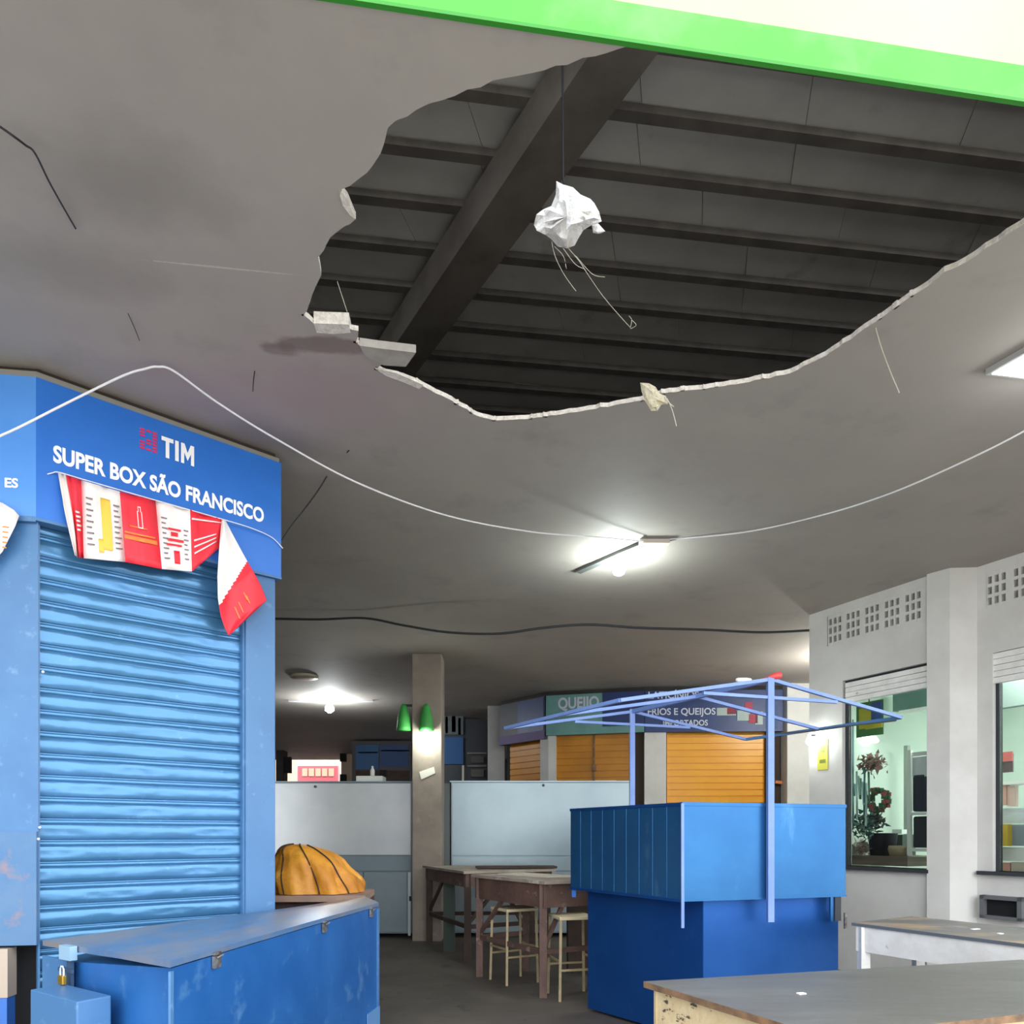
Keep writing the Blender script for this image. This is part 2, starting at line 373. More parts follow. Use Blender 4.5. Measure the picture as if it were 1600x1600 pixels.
# ---------------------------------------------------------------- RIGHT WALL with shop windows
W0 = V((3.47, 8.30, 0)); Wd = V((.66, -1.27, 0)).normalized(); Wn = V((Wd.y, -Wd.x, 0))  # towards the hall
if Wn.x > 0: Wn = -Wn
def wt(x, off=0):   # distance along wall of pixel column
    p = onplane(x, HY, W0, Wn, off); return (p-W0).dot(Wd)
def wp(t, off=0, z=0): p = W0+Wd*t+Wn*off; return V((p.x, p.y, z))
tA, tW0, tW1 = 0.0, wt(1316), wt(1455)
SILL, HEAD, VB, VT = 1.16, 3.215, 3.645, 3.985
mb = MB()
def seg(mb, t0, t1, z0, z1, th=.16, off=0, m=0):
    return mb.slab(wp(t0), wp(t1), z0, z1, th, off, m, Wn)
tE = wt(1455)-.1
seg(mb, tA, tE+.1, 0, SILL); seg(mb, tA, tW0, SILL, HEAD); seg(mb, tA, tE+.1, HEAD, VB); seg(mb, tA, tE+.1, VT, CEIL)
tv0 = wt(1292.5); seg(mb, tA, tv0, VB, VT)
wr = tag(mb.build('wall_right', m_wallw), kind='structure')
bx = [1294.5, 1323.5, 1352, 1382, 1415, 1448]; pitch = (wt(1448)-wt(1294.5))/5
def ventblock(t0, wdt, base0, parent, off0=0, rows=3, dd=.12):
    mb = MB(); bt = .022; hh = VT-VB
    for k in range(4):
        tt = t0+(wdt)*k/3
        mb.slab(base0(tt-bt/2 if k else tt-.0), base0(tt+bt/2), VB, VT, dd, off0, 0, Wn)
        zz = VB+.02+(hh-.04)*k/3
        mb.slab(base0(t0), base0(t0+wdt), zz-.02 if k else VB, zz+.012 if k < 3 else VT, dd, off0-.004, 0, Wn)
    # slanting inner fins
    mb.slab(base0(t0+wdt+.01), base0(t0+pitch), VB, VT, dd, off0, 0, Wn)
    mb.build('ventilation_block', m_wallw, parent)
for k in range(5): ventblock(tv0+.01+k*pitch, pitch*.80, wp, wr)
tag(MB().slab(wp(0), wp(tE+.1), VB-.1, CEIL, .04, -.45, 0, Wn).build('vent_shade_sheet', m_dark, wr))  # dark sheet added behind the vent holes for the shade inside
# window 1
w1 = thing('window_1', None, None, wp((tW0+tW1)/2, 0, SILL), kind='structure')
mb = MB(); seg(mb, tW0, tW0+.03, SILL, HEAD, .06, -.05); seg(mb, tW0, tE+.09, HEAD-.02, HEAD, .06, -.05)
mb.build('window_frame', m_gap, w1)
mb = MB(); seg(mb, tW0-.04, tE+.1, SILL-.035, SILL, .25, .05); mb.build('window_sill', m_gap, w1)
mb = MB(); seg(mb, tW0+.03, tE+.09, SILL, HEAD-.02, .006, -.075); mb.build('window_pane', m_glass, w1)
mb = MB()
for k in range(4): seg(mb, tW0+.03, tE+.09, 2.97+k*.055, 2.97+k*.055+.05, .05, -.012+.004*(k % 2))
mb.build('rolled_shutter', m_whitep, w1)
# column between the windows
mb = MB(); t5 = tv0+.01+5*pitch; seg(mb, t5, t5+.022, VB, VT, .12); seg(mb, t5, tE+.1, VB, VB+.035, .12); seg(mb, t5, tE+.1, VT-.03, VT, .12)
for k in (1, 2): seg(mb, t5, tE+.1, VB+.02+(VT-VB-.04)*k/3-.02, VB+.02+(VT-VB-.04)*k/3+.012, .12)
mb.build('ventilation_block', m_wallw, wr)
cp = [atz(1453, 898.8, CEIL), atz(1489, 888.7, CEIL), atz(1528, 886.3, CEIL)]
cp = [cp[0]+Wn*.05, cp[1]+Wn*.05, cp[2]]
cpts = [(p.x, p.y) for p in cp]+[(cp[2].x+.25, cp[2].y+.35), (cp[0].x+.25, cp[0].y+.3)]
tag(MB().prism(cpts, 0, CEIL).build('pillar', m_wallw), 'large white pillar between the two shop windows', 'pillar')
# wall 2 (nearer, set back)
U0 = atz(1526, 886.6, CEIL); U0.z = 0
def up(t, off=0, z=0): p = U0+Wd*t+Wn*off; return V((p.x, p.y, z))
def ut(x): return (onplane(x, HY, U0, Wn)-U0).dot(Wd)
def seg2(mb, t0, t1, z0, z1, th=.16, off=0, m=0): return mb.slab(up(t0), up(t1), z0, z1, th, off, m, Wn)
u0, u1 = ut(1551), 2.6
mb = MB(); seg2(mb, 0, u1, 0, SILL-.0); seg2(mb, 0, u0, SILL, HEAD); seg2(mb, 0, u1, HEAD, VB); seg2(mb, 0, u1, VT, CEIL); seg2(mb, 0, ut(1542), VB, VT)
wr2 = tag(mb.build('wall_right', m_wallw), kind='structure')
for k in range(7): ventblock(ut(1541)+k*pitch, pitch*.80, up, wr2)
MB().slab(up(0), up(u1), VB-.1, CEIL, .04, -.45, 0, Wn).build('vent_shade_sheet', m_dark, wr2)  # same added dark sheet, standing in for shade behind these vents
w2 = thing('window_2', None, None, up((u0+u1)/2, 0, SILL), kind='structure')
mb = MB(); seg2(mb, u0, u0+.03, SILL, HEAD, .06, -.05); mb.build('window_frame', m_gap, w2)
mb = MB(); seg2(mb, ut(1527)+.02, u1, SILL-.035, SILL, .25, .05); mb.build('window_sill', m_gap, w2)
mb = MB(); seg2(mb, u0+.03, u1, SILL, HEAD-.02, .006, -.075); mb.build('window_pane', m_glass, w2)
mb = MB()
for k in range(5): seg2(mb, u0+.0, u1, 2.93+k*.057, 2.93+k*.057+.052, .05, -.012+.004*(k % 2))
mb.build('rolled_shutter', m_whitep, w2)
# shop interior shell
def ip(t, d, z=0): p = W0+Wd*t-Wn*d; return V((p.x, p.y, z))
sh = [ip(-.0, .17), ip(4.2, .5), ip(4.2, 3.0), ip(-.0, 3.0)]
mb = MB()
mb.slab(ip(0, 2.9), ip(4.6, 2.9), 0, CEIL, .08, 0, 0, Wn)
mb.prism([tuple(ip(0, .17).xy), tuple(ip(.06, .17).xy), tuple(ip(.06, 2.9).xy), tuple(ip(0, 2.9).xy)], 0, CEIL)
mb.prism([tuple(ip(4.55, .17).xy), tuple(ip(4.6, .17).xy), tuple(ip(4.6, 2.9).xy), tuple(ip(4.55, 2.9).xy)], 0, CEIL)
tag(mb.build('wall_shop', m_shopg), kind='structure')
tag(MB().prism([tuple(ip(.06,.5).xy), tuple(ip(4.55,.5).xy), tuple(ip(4.55,2.88).xy), tuple(ip(.06,2.88).xy)], 3.6, 3.64).build('ceiling_shop', m_shopg), kind='structure')
la = bpy.data.lights.new('shop_tube_light', 'AREA'); la.energy = 60; la.color = (.93, 1, .95); la.shape = 'RECTANGLE'; la.size = 2.2; la.size_y = .5
lo = bpy.data.objects.new('shop_tube_light', la); lo.location = ip(2.3, 1.5, 3.5); COL.objects.link(lo)
tag(lo, 'fluorescent light inside the green shop', 'light')
# ---------------------------------------------------------------- text helper
def text(mb, s, P, ux, w, h, n, depth=.006, m=0, bold=.02, keep=False):
    """flat raised lettering: P bottom-left, ux running direction, w total width, h cap height, n outward normal"""
    cu = bpy.data.curves.new('t', 'FONT'); cu.body = s; cu.size = 1; cu.offset = bold; cu.resolution_u = 4
    ob = bpy.data.objects.new('t', cu); COL.objects.link(ob); bpy.context.view_layer.update()
    me = bpy.data.meshes.new_from_object(ob.evaluated_get(bpy.context.evaluated_depsgraph_get()))
    ref = bpy.data.curves.new('r', 'FONT'); ref.body = 'H'; ref.size = 1; ref.offset = bold
    ro = bpy.data.objects.new('r', ref); COL.objects.link(ro); bpy.context.view_layer.update()
    mr = bpy.data.meshes.new_from_object(ro.evaluated_get(bpy.context.evaluated_depsgraph_get()))
    H0 = min(v.co.y for v in mr.vertices); H1 = max(v.co.y for v in mr.vertices)
    x0 = min(v.co.x for v in me.vertices); x1 = max(v.co.x for v in me.vertices)
    vs = [P+ux*((v.co.x-x0)/(x1-x0)*w)+V((0,0,(v.co.y-H0)/(H1-H0)*h))+n*depth for v in me.vertices]
    mb.add(vs, [tuple(p.vertices) for p in me.polygons], m)
    for o in (ob, ro): bpy.data.objects.remove(o)
    bpy.data.curves.remove(cu); bpy.data.curves.remove(ref); bpy.data.meshes.remove(me); bpy.data.meshes.remove(mr)
def textpx(mb, s, P0, n, a, b, capa, off, m=0, bold=.02, depth=.004):
    """a = baseline start pixel, b = baseline end pixel, capa = cap-top pixel y at start"""
    p = onplane(a[0], a[1], P0, n, off); q = onplane(b[0], b[1], P0, n, off); t = onplane(a[0], capa, P0, n, off)
    ux = V((q.x-p.x, q.y-p.y, 0)); w_ = ux.length; ux.normalize(); p.z = (p.z+q.z)/2
    text(mb, s, p, ux, w_, t.z-onplane(a[0], a[1], P0, n, off).z, n, depth, m, bold)

# ---------------------------------------------------------------- BLUE BOOTH (front left)
A = V((-2.60, 3.89, 0)); B = V((-1.576, 4.77, 0)); bd = (B-A).normalized(); bn = V((bd.y, -bd.x, 0))
ld = -fd; ln_ = fn.copy()          # left face runs parallel to the fascia
booth = thing('shop_booth', 'blue shuttered corner booth with its lettered blue sign at front left', 'booth', (A.x, A.y, 0))
def bp(u, o=0, z=0): p = A+bd*u+bn*o; return V((p.x, p.y, z))
def lp(u, o=0, z=0): p = A+ld*u+ln_*o; return V((p.x, p.y, z))
def bu(x, off=0): return (onplane(x, HY, A, bn, off)-A).dot(bd)
BL = (B-A).length
us0, us1 = bu(60), bu(384, -.0)
mid = lambda a, b: (a+b)/2
# core
q = [lp(0,-.14), bp(0,-.14), bp(BL-.03,-.14), bp(BL-.03,-1.2), lp(1.5,-1.6), lp(1.5,-.14)]
corner = (A-(bn+ln_).normalized()*.16)
core = MB().prism([(corner.x, corner.y), tuple(bp(BL-.03,-.14).xy), tuple(bp(BL-.03,-1.2).xy), tuple(lp(1.6,-2.2).xy), tuple(lp(1.6,-.16).xy)], 0, CEIL-.02)
core.build('booth_body', m_black, booth)  # black colour stands in for the shade under the side panel
SG0, SG1 = 3.225, 3.995
def mitre(o):  # outer corner of both faces offset by o
    a = A+bn*o; b = A+ln_*o; # intersect lines a+bd*s, b+ld*t
    D = bd.x*(-ld.y)-bd.y*(-ld.x); rx, ry = b.x-a.x, b.y-a.y
    s_ = (rx*(-ld.y)-ry*(-ld.x))/D; return a+bd*s_
m1, m0 = mitre(.02), mitre(-.08)
sg = MB().prism([tuple(m1.xy), tuple(bp(BL+.02, .02).xy), tuple(bp(BL+.02, -.12).xy), tuple(m0.xy)], SG0, SG1)
sign = sg.build('sign_panel', m_blue, booth)
sg = MB().prism([tuple(m1.xy), tuple(m0.xy), tuple(lp(1.5, -.08).xy), tuple(lp(1.5, .02).xy)], SG0, SG1)
sg.build('sign_panel', m_blueface, booth)['label'] = 'blue sign panel round the corner, skylight put into its paler blue'
mb = MB().prism([tuple(m1.xy), tuple(bp(BL+.01, .012).xy), tuple(bp(BL+.01, -.12).xy), tuple(m0.xy)], SG1, SG1+.03)
mb.prism([tuple(m1.xy), tuple(m0.xy), tuple(lp(1.5, -.08).xy), tuple(lp(1.5, .012).xy)], SG1, SG1+.03)
mb.build('sign_capping', col('#8a8880'), booth)
mb = MB().prism([tuple(bp(0, -.03).xy), tuple(bp(BL, -.03).xy), tuple(bp(BL, -.12).xy), tuple(bp(0, -.12).xy)], SG1+.03, CEIL-.002)
mb.prism([tuple(lp(0, -.03).xy), tuple(lp(1.5, -.03).xy), tuple(lp(1.5, -.12).xy), tuple(lp(0, -.12).xy)], SG1+.03, CEIL-.002)
mb.build('top_gap_shade', m_strap, booth)  # dark strip stands in for the shaded gap below the ceiling
mb = MB(); m5 = mitre(.026)
mb.prism([tuple(m5.xy), tuple(lp(1.5, .026).xy), tuple(lp(1.5, -.05).xy), tuple(mitre(-.05).xy)], SG0-.02, SG0+.008)
mb.prism([tuple(m5.xy), tuple(bp(BL+.02, .026).xy), tuple(bp(BL+.02, -.05).xy), tuple(mitre(-.05).xy)], SG0-.012, SG0+.004)
mb.build('sign_lower_trim', m_bluel, booth)
# lettering
mb = MB(); P0 = A+bn*.02
textpx(mb, 'SUPER BOX SÃO FRANCISCO', P0, bn, (83, 724), (412, 816), 697, 0, bold=.035)
mb.build('sign_lettering', m_white, sign)
mb = MB()
_a = onplane(252, 715, P0, bn); _b = onplane(303, 728, P0, bn); _t = onplane(252, 683, P0, bn).z; _z = (_a.z+_b.z)/2; _h = _t-_a.z
def gl(*pts): mb.add([V((_a.x+(_b.x-_a.x)*u, _a.y+(_b.y-_a.y)*u, _z+_h*v))+bn*.005 for u, v in pts], [tuple(range(len(pts)))])
gl((0,.80),(.36,.80),(.36,1),(0,1)); gl((.125,0),(.235,0),(.235,.80),(.125,.80)); gl((.41,0),(.52,0),(.52,1),(.41,1))
gl((.59,0),(.69,0),(.69,.55),(.59,1)); gl((.59,1),(.69,.55),(.795,.18),(.795,.58),(.70,1)); gl((.90,.55),(1,1),(.89,1),(.795,.58),(.795,.18)); gl((.90,0),(1,0),(1,1),(.90,.55))
mb.build('logo_lettering', m_white, sign)
mb = MB(); rl = random.Random(2)
g0 = onplane(218, 668, P0, bn); g1 = onplane(247, 675, P0, bn); g2 = onplane(218, 702, P0, bn); gx = (V((g1.x-g0.x, g1.y-g0.y, 0)))
for r_ in range(7):
    z = g0.z-(g0.z-g2.z)*(r_/7); hh = (g0.z-g2.z)/7*.55
    for c_ in range(3):
        if (r_, c_) in ((1, 1), (3, 0), (5, 1), (2, 1)): continue
        a = g0+gx*(c_/3+.02); b = g0+gx*((c_+.82)/3); a.z = b.z = 0
        mb.slab(a, b, z-hh, z, .004, .004, 0, bn)
mb.build('logo_mark', m_pink, sign)
mb = MB(); PL = A+ln_*.02
textpx(mb, 'ES', PL, ln_, (8, 762), (29, 763), 747, 0, bold=.03)
mb.build('sign_lettering', m_white, sign)
# posts and lower panels
mb = MB().prism([tuple(bp(us1,0).xy), tuple(bp(BL-.012,0).xy), tuple(bp(BL-.012,-.14).xy), tuple(bp(us1,-.14).xy)], 0, SG0)
mb.build('corner_post', m_bluel, booth, bevel=.004)
mb = MB().prism([tuple(A.xy), tuple(bp(us0, 0).xy), tuple(bp(us0, -.14).xy), tuple(lp(.0, -.14).xy), tuple(lp(1.5,-.14).xy), tuple(lp(1.5,0).xy)], 1.52, SG0)
mb.build('side_panel', m_bluel, booth)
m_rust = M('rusty_blue_paint', '#46729f', '#5c7c9e', 2, rough=.45, c3='#8a7a80', s3=4.5, lo3=.55, hi3=.66)
c2_ = mitre(.012)
mb = MB().prism([tuple(c2_.xy), tuple(bp(us0, .0).xy), tuple(bp(us0, -.14).xy), tuple(lp(.0, -.14).xy), tuple(lp(1.5,-.14).xy), tuple(lp(1.5,.012).xy)], .90, 1.52)
mb.build('lower_side_panel', m_rust, booth)
# shutter
mb = MB(); pit = .1215; rs = random.Random(4)
prof = [(.0,0),(.0,.002),(.011,.0035),(.013,.006),(.0155,.030),(.0155,.062),(.013,.084),(.011,.0865),(.0,.088),(.0,.0915),(.009,.093),(.0105,.0975),(.0105,.1075),(.009,.112),(.0,.1135),(.0,.1195)]
nx = 48
z = .5
rows = []
while z < SG0+.1:
    ph = rs.uniform(0, 6)
    for o, dz in prof: rows.append((o, z+dz, ph, dz))
    z += pit
vs = []; fs = []
for (o, zz, ph, dz) in rows:
    for k in range(nx+1):
        u = us0+.004+(us1-us0-.008)*k/nx
        wv_ = (.0030*math.sin(u*6+ph)+.0018*math.sin(u*15+2*ph)) if .01 < dz < .083 else 0
        vs.append(bp(u, -.075+o+wv_, zz))
for r_ in range(len(rows)-1):
    for k in range(nx): fs.append((r_*(nx+1)+k, r_*(nx+1)+k+1, (r_+1)*(nx+1)+k+1, (r_+1)*(nx+1)+k))
mb.add(vs, fs, 0, True)
shutter = mb.build('roller_shutter', m_shut, booth)
mb = MB().slab(bp(us1-.012), bp(us1), 0, SG0, .06, -.02, 0, bn); mb.slab(bp(us0), bp(us0+.01), 0, SG0, .06, -.02, 0, bn)
mb.build('guide_rail', m_bluel, booth)
for (x, y) in ((67,1050),(62,1293),(60,1311)):
    MB().lathe(onplane(x, y, A, bn, .004), [(.008,0),(.008,.006),(.004,.009)], 8, axis=bn).build('bolt', col('#c8d4e4'), booth)
# dark space and leg under the lower panel
tag(MB().prism([tuple(lp(.135,.03).xy), tuple(lp(.22,.03).xy), tuple(lp(.22,-.05).xy), tuple(lp(.135,-.05).xy)], 0, .62, z1s=None).build('blue_stand', col('#3a6fc0', .5)), 'narrow blue upright standing under the side panel of the blue booth', 'stand')
tag(MB().prism([tuple(lp(.13,.033).xy), tuple(lp(.22,.033).xy), tuple(lp(.22,-.055).xy), tuple(lp(.13,-.055).xy)], .622, .885).build('beige_block', col('#b8a898')), 'beige block on the blue upright at the lower left edge', 'block')

# ---------------------------------------------------------------- BANNER on the booth sign
def off_pt(x, y, o): return onplane(x, y, A, bn, o)
bt = [(90,737,118,868),(103,742,122,871),(127,750,131,872),(187,768,196,878),(243,782,253,889),(297,796,300,893),(350,812,352,848)]
cols = [1, 0, 1, 0, 1, 0]
mats_b = [m_red, m_ban, m_org, m_yelp, m_ink]
mb = MB(); NV = 10
def bw_(u, v):   # fold depth
    return .045+.02*math.sin(u*9+v*2)+.02*v*math.sin(u*5+1.3)+.03*v
def bpt(u, v):
    i = min(int(u), 5); f = u-i; a, b = bt[i], bt[i+1]
    xt = a[0]+(b[0]-a[0])*f; yt = a[1]+(b[1]-a[1])*f; xb = a[2]+(b[2]-a[2])*f; yb = a[3]+(b[3]-a[3])*f
    sag = 5*math.sin(math.pi*v)*(1 if u > .5 else -.8)
    return xt+(xb-xt)*v+(sag*.4 if u < 2 else 0), yt+(yb-yt)*v
for i in range(6):
    NU = 5
    vs = [off_pt(*bpt(i+k/NU, j/NV), bw_(i+k/NU, j/NV)) for j in range(NV+1) for k in range(NU+1)]
    fs = [(j*(NU+1)+k, (j+1)*(NU+1)+k, (j+1)*(NU+1)+k+1, j*(NU+1)+k+1) for j in range(NV) for k in range(NU)]
    mb.add(vs, fs, cols[i], True)
def patch(u0, u1, v0, v1, m, e=.004, n=3):
    n = max(2, int(round((v1-v0)*NV*2)), int(round((u1-u0)*10))); e += .005
    vs = [off_pt(*bpt(u0+(u1-u0)*k/n, v0+(v1-v0)*j/n), bw_(u0+(u1-u0)*k/n, v0+(v1-v0)*j/n)+e) for j in range(n+1) for k in range(n+1)]
    fs = [(j*(n+1)+k, (j+1)*(n+1)+k, (j+1)*(n+1)+k+1, j*(n+1)+k+1) for j in range(n) for k in range(n)]
    mb.add(vs, fs, m, True)
patch(2.48, 2.72, .16, .86, 3); patch(2.38, 2.5, .72, .9, 3)
for k in range(9):
    v = .2+k*.075
    patch(2.10, 2.10+(.13 if k % 2 else .18), v, v+.018, 4, n=1); patch(2.80, 2.80+(.12 if k % 2 else .16), v+.01, v+.028, 4, n=1)
    patch(4.12, 4.12+(.13 if k % 2 else .18), v+.02, v+.038, 4, n=1)
    if k > 1: patch(4.78, 4.78+(.1 if k % 2 else .14), v, v+.018, 4, n=1)
patch(3.04, 3.94, .60, .66, 2); patch(3.06, 3.9, .55, .575, 2, n=2); patch(3.2, 3.7, .45, .47, 2, n=2)
# outlined vessel mark on the red panel
for (a, b_, c_, d_) in ((3.44,3.46,.22,.46),(3.56,3.58,.22,.46),(3.44,3.58,.45,.465),(3.47,3.485,.16,.23),(3.535,3.55,.16,.23),(3.47,3.55,.15,.165)): patch(a, b_, c_, d_, 1, .006, 1)
for (a, b_, c_, d_) in ((4.32,4.7,.36,.39),(4.3,4.76,.52,.56),(4.4,4.6,.42,.48),(4.25,4.7,.6,.63),(4.45,4.62,.7,.9)): patch(a, b_, c_, d_, 0, .006, 2)
for k in range(3): patch(5.1, 5.75, .50+k*.11, .53+k*.11, 1, .006, 3)
for k in range(5): patch(1.25, 1.25+(.5 if k % 2 else .4), .42+k*.055, .42+k*.055+.025, 1, .006, 1)
patch(5.05, 5.95, .13, .16, 1, .006, 3)
# hanging tail
tail0 = [((346,812),(352,812),.06),((344,835),(362,832),.07),((342,862),(378,862),.09),((340,900),(388,880),.10),((341,935),(396,893),.11),((345,962),(408,915),.10),((351,980),(417,938),.09),((357,993),(368,984),.08)]
tail = []
for i in range(len(tail0)-1):
    for k in range(8):
        f = k/8; p, q_ = tail0[i], tail0[i+1]
        tail.append((tuple(p[0][c]+(q_[0][c]-p[0][c])*f for c in (0,1)), tuple(p[1][c]+(q_[1][c]-p[1][c])*f for c in (0,1)), p[2]+(q_[2]-p[2])*f))
tail.append(tail0[-1])
TN = 30; vs = []; tm = []; tpx = []
for (a, b_, o) in tail:
    for k in range(TN+1):
        f = k/TN; tpx.append((a[0]+(b_[0]-a[0])*f, a[1]+(b_[1]-a[1])*f)); vs.append(off_pt(a[0]+(b_[0]-a[0])*f, a[1]+(b_[1]-a[1])*f, o+.025*math.sin(f*5+a[1]*.03)))
b0 = len(mb.v); mb.v += vs
for r_ in range(len(tail)-1):
    for k in range(TN):
        a = b0+r_*(TN+1)+k; cx_ = (tpx[r_*(TN+1)+k][0]+tpx[(r_+1)*(TN+1)+k+1][0])/2; cy_ = (tpx[r_*(TN+1)+k][1]+tpx[(r_+1)*(TN+1)+k+1][1])/2; red = cy_ > 950+(cx_-341)*(877-950)/45
        mb.f.append([a, a+TN+1, a+TN+2, a+1]); mb.m.append(0 if red else 1); mb.sm.append(True)
for (x, y, l) in ((380,925,12),(384,930,12),(372,940,16),(366,948,18)):
    mb.add([off_pt(x, y, .125), off_pt(x+2, y+1, .125), off_pt(x+2+l*.45, y+1+l, .125), off_pt(x+l*.45, y+l, .125)], [(0,3,2,1)], 2)
ban = tag(mb.build('cloth_banner', mats_b), 'torn red and white banner hanging twisted over the blue booth shutter', 'banner')
so = ban.modifiers.new('thickness', 'SOLIDIFY'); so.thickness = .0025; so.offset = -1
mb = MB(); mb.tube(spline([off_pt(74, 741, .024), off_pt(82, 739, .03), off_pt(92, 738, .045), off_pt(130, 749, .048), off_pt(220, 775, .05), off_pt(350, 812, .06), off_pt(395, 826, .05), off_pt(425, 840, .03), off_pt(442, 857, .03)], 5), .003, 6)
tag(mb.build('banner_string', m_wire), 'thin white string holding the red and white banner on the booth', 'string')
# second banner, at the frame's left edge
mb = MB(); q = [(-30, 775), (4, 786), (22, 797), (30, 806), (24, 822), (12, 846), (4, 862), (-30, 900)]
pts = [onplane(x, y, A, ln_, .05+.01*(i % 3)) for i, (x, y) in enumerate(q)]
c_ = onplane(2, 820, A, ln_, .075); mb.add(pts+[c_], [(i, i+1, len(pts)) for i in range(len(pts)-1)]+[(len(pts)-1, 0, len(pts))], 0, True)
for k in range(5):
    y = 822+k*8; mb.add([onplane(x, yy, A, ln_, .09) for x, yy in ((4, y), (14-k, y+1), (14-k, y+3), (4, y+2))], [(0,1,2,3)], 1)
o = tag(mb.build('cloth_banner', [m_ban, m_org]), 'corner of a white printed banner at the left edge of the photo', 'banner')
so = o.modifiers.new('thickness', 'SOLIDIFY'); so.thickness = .002

# ---------------------------------------------------------------- BLUE CHEST
FLp, FRp, BRp, BLp = V((-1.29,2.68,0)), at(592,1410,5.0), at(573,1401,5.42), V((-2.145,3.25,0))
for p in (FRp, BRp): p.z = 0
chest = thing('storage_chest', 'large worn blue metal chest in front of the blue booth shutter', 'chest', (-1.6, 3.6, 0))
ins = .015
cen = (FLp+FRp+BRp+BLp)/4
sh_ = lambda p, k: p+(cen-p).normalized()*k
body = [sh_(p, .02) for p in (FLp, FRp, BRp, BLp)]
MB().prism([tuple(p.xy) for p in body], .04, 1.0, z1s=[.995, 1.0, 1.0, .925]).build('chest_body', m_chest, chest)
L4 = [V((FLp.x, FLp.y, 1.0)), V((FRp.x, FRp.y, 1.003)), V((BRp.x, BRp.y, 1.005)), V((BLp.x, BLp.y, .995))]
nl = 12
vs = []
for j in range(2):
    for i in range(nl+1):
        for k in range(nl+1):
            a = L4[0].lerp(L4[3], k/nl); b = L4[1].lerp(L4[2], k/nl); p = a.lerp(b, i/nl)
            dz = .012*math.sin(i/nl*math.pi)*math.sin(k/nl*math.pi)+.004*noise.noise(p*3)
            vs.append(p+V((0,0,dz+(.024 if j else 0))))
W_ = nl+1; off_ = W_*W_
fs = []
for i in range(nl):
    for k in range(nl):
        a = i*W_+k; fs.append((a, a+W_, a+W_+1, a+1)[::-1]); fs.append((off_+a, off_+a+W_, off_+a+W_+1, off_+a+1))
for i in range(nl):
    for (a, b) in ((i, i+1), ((nl)*W_+i, nl*W_+i+1), (i*W_, (i+1)*W_), (i*W_+nl, (i+1)*W_+nl)):
        fs.append((a, b, b+off_, a+off_))
lid = MB().add(vs, fs).build('chest_lid', m_lid, chest)
fnrm = (FRp-FLp).normalized(); fnrm = V((fnrm.y, -fnrm.x, 0))
def fp(t, o, z): p = FLp.lerp(FRp, t)+fnrm*o; return V((p.x, p.y, z))
for t in (.13, .60, .93):
    mb = MB(); a = fp(t, .006, .97); mb.box(a, (.012, .05, .05), math.atan2(fnrm.y, fnrm.x)); mb.box(a+V((0,0,.035))-fnrm*.02, (.06, .04, .012), math.atan2(fnrm.y, fnrm.x))
    mb.tube([a+fnrm*.012+V((0,-.02,.02)), a+fnrm*.03+V((0,0,.03)), a+fnrm*.012+V((0,.02,.02))], .004, 6)
    mb.build('hasp', m_iron, chest)
for (ta, tb_) in ((0, .008), (.988, 1)): MB().slab(fp(ta, 0, 0), fp(tb_, 0, 0), .04, .985, .01, .004, 0, fnrm).build('corner_strip', m_bluel, chest)
mb = MB().slab(fp(.9, 0, 0), fp(1.0, 0, 0), .12, .30, .01, .008, 0, fnrm); mb.build('patch_plate', col('#5a88b8', .5), chest)
# side face fittings
sd = (BLp-FLp).normalized(); sn = V((-sd.y, sd.x, 0)); sn = sn if sn.y < 0 else -sn
def spx(x, y, o=0): return onplane(x, y, FLp, sn, o)
def plate(mb, x0, x1, y0, y1, o, t, m=0):
    a = spx(x0, y1, o); b = spx(x1, y1, o); c = spx((x0+x1)/2, y0, o)
    return mb.slab(V((a.x,a.y,0))-sn*0, V((b.x,b.y,0)), spx((x0+x1)/2, y1, o).z, c.z, t, 0, m, sn)
mb = MB(); plate(mb, 92, 109, 1478, 1500, .035, .03); mb.build('hasp', col('#8fb0c8', .4), chest)
mb = MB(); plate(mb, 104, 110, 1500, 1546, .02, .015); plate(mb, 90, 112, 1513, 1519, .028, .01); mb.build('hasp_strap', col('#36506e', .5), chest)
mb = MB(); plate(mb, 66, 108, 1497, 1552, .008, .01); mb.build('side_plate', m_bluel, chest)
# lock housing box
a, b = spx(47, 1546, .17), spx(120, 1546, .17)
mb = MB().prism([(a.x, a.y), (b.x, b.y), tuple((b-sn*.13).xy), tuple((a-sn*.13).xy)], .04, a.z)
mb.build('lock_housing', m_bluel, chest, bevel=.006)
pl = thing('padlock', 'small brass padlock hanging on the left end of the blue chest', 'padlock', spx(97, 1540, .05))
c_ = spx(97, 1531, .055)
mb = MB().box(c_, (.045, .018, .04), math.atan2(sd.y, sd.x)); mb.build('lock_body', m_brass, pl, bevel=.004)
ux_ = -sd
mb = MB().tube([c_+ux_*(-.014)+V((0,0,.015)), c_+ux_*(-.014)+V((0,0,.045)), c_+ux_*(-.007)+V((0,0,.058)), c_+ux_*(.007)+V((0,0,.058)), c_+ux_*(.014)+V((0,0,.045)), c_+ux_*(.014)+V((0,0,.015))], .004, 6)
mb.build('shackle', col('#d8dce0', .3), pl)

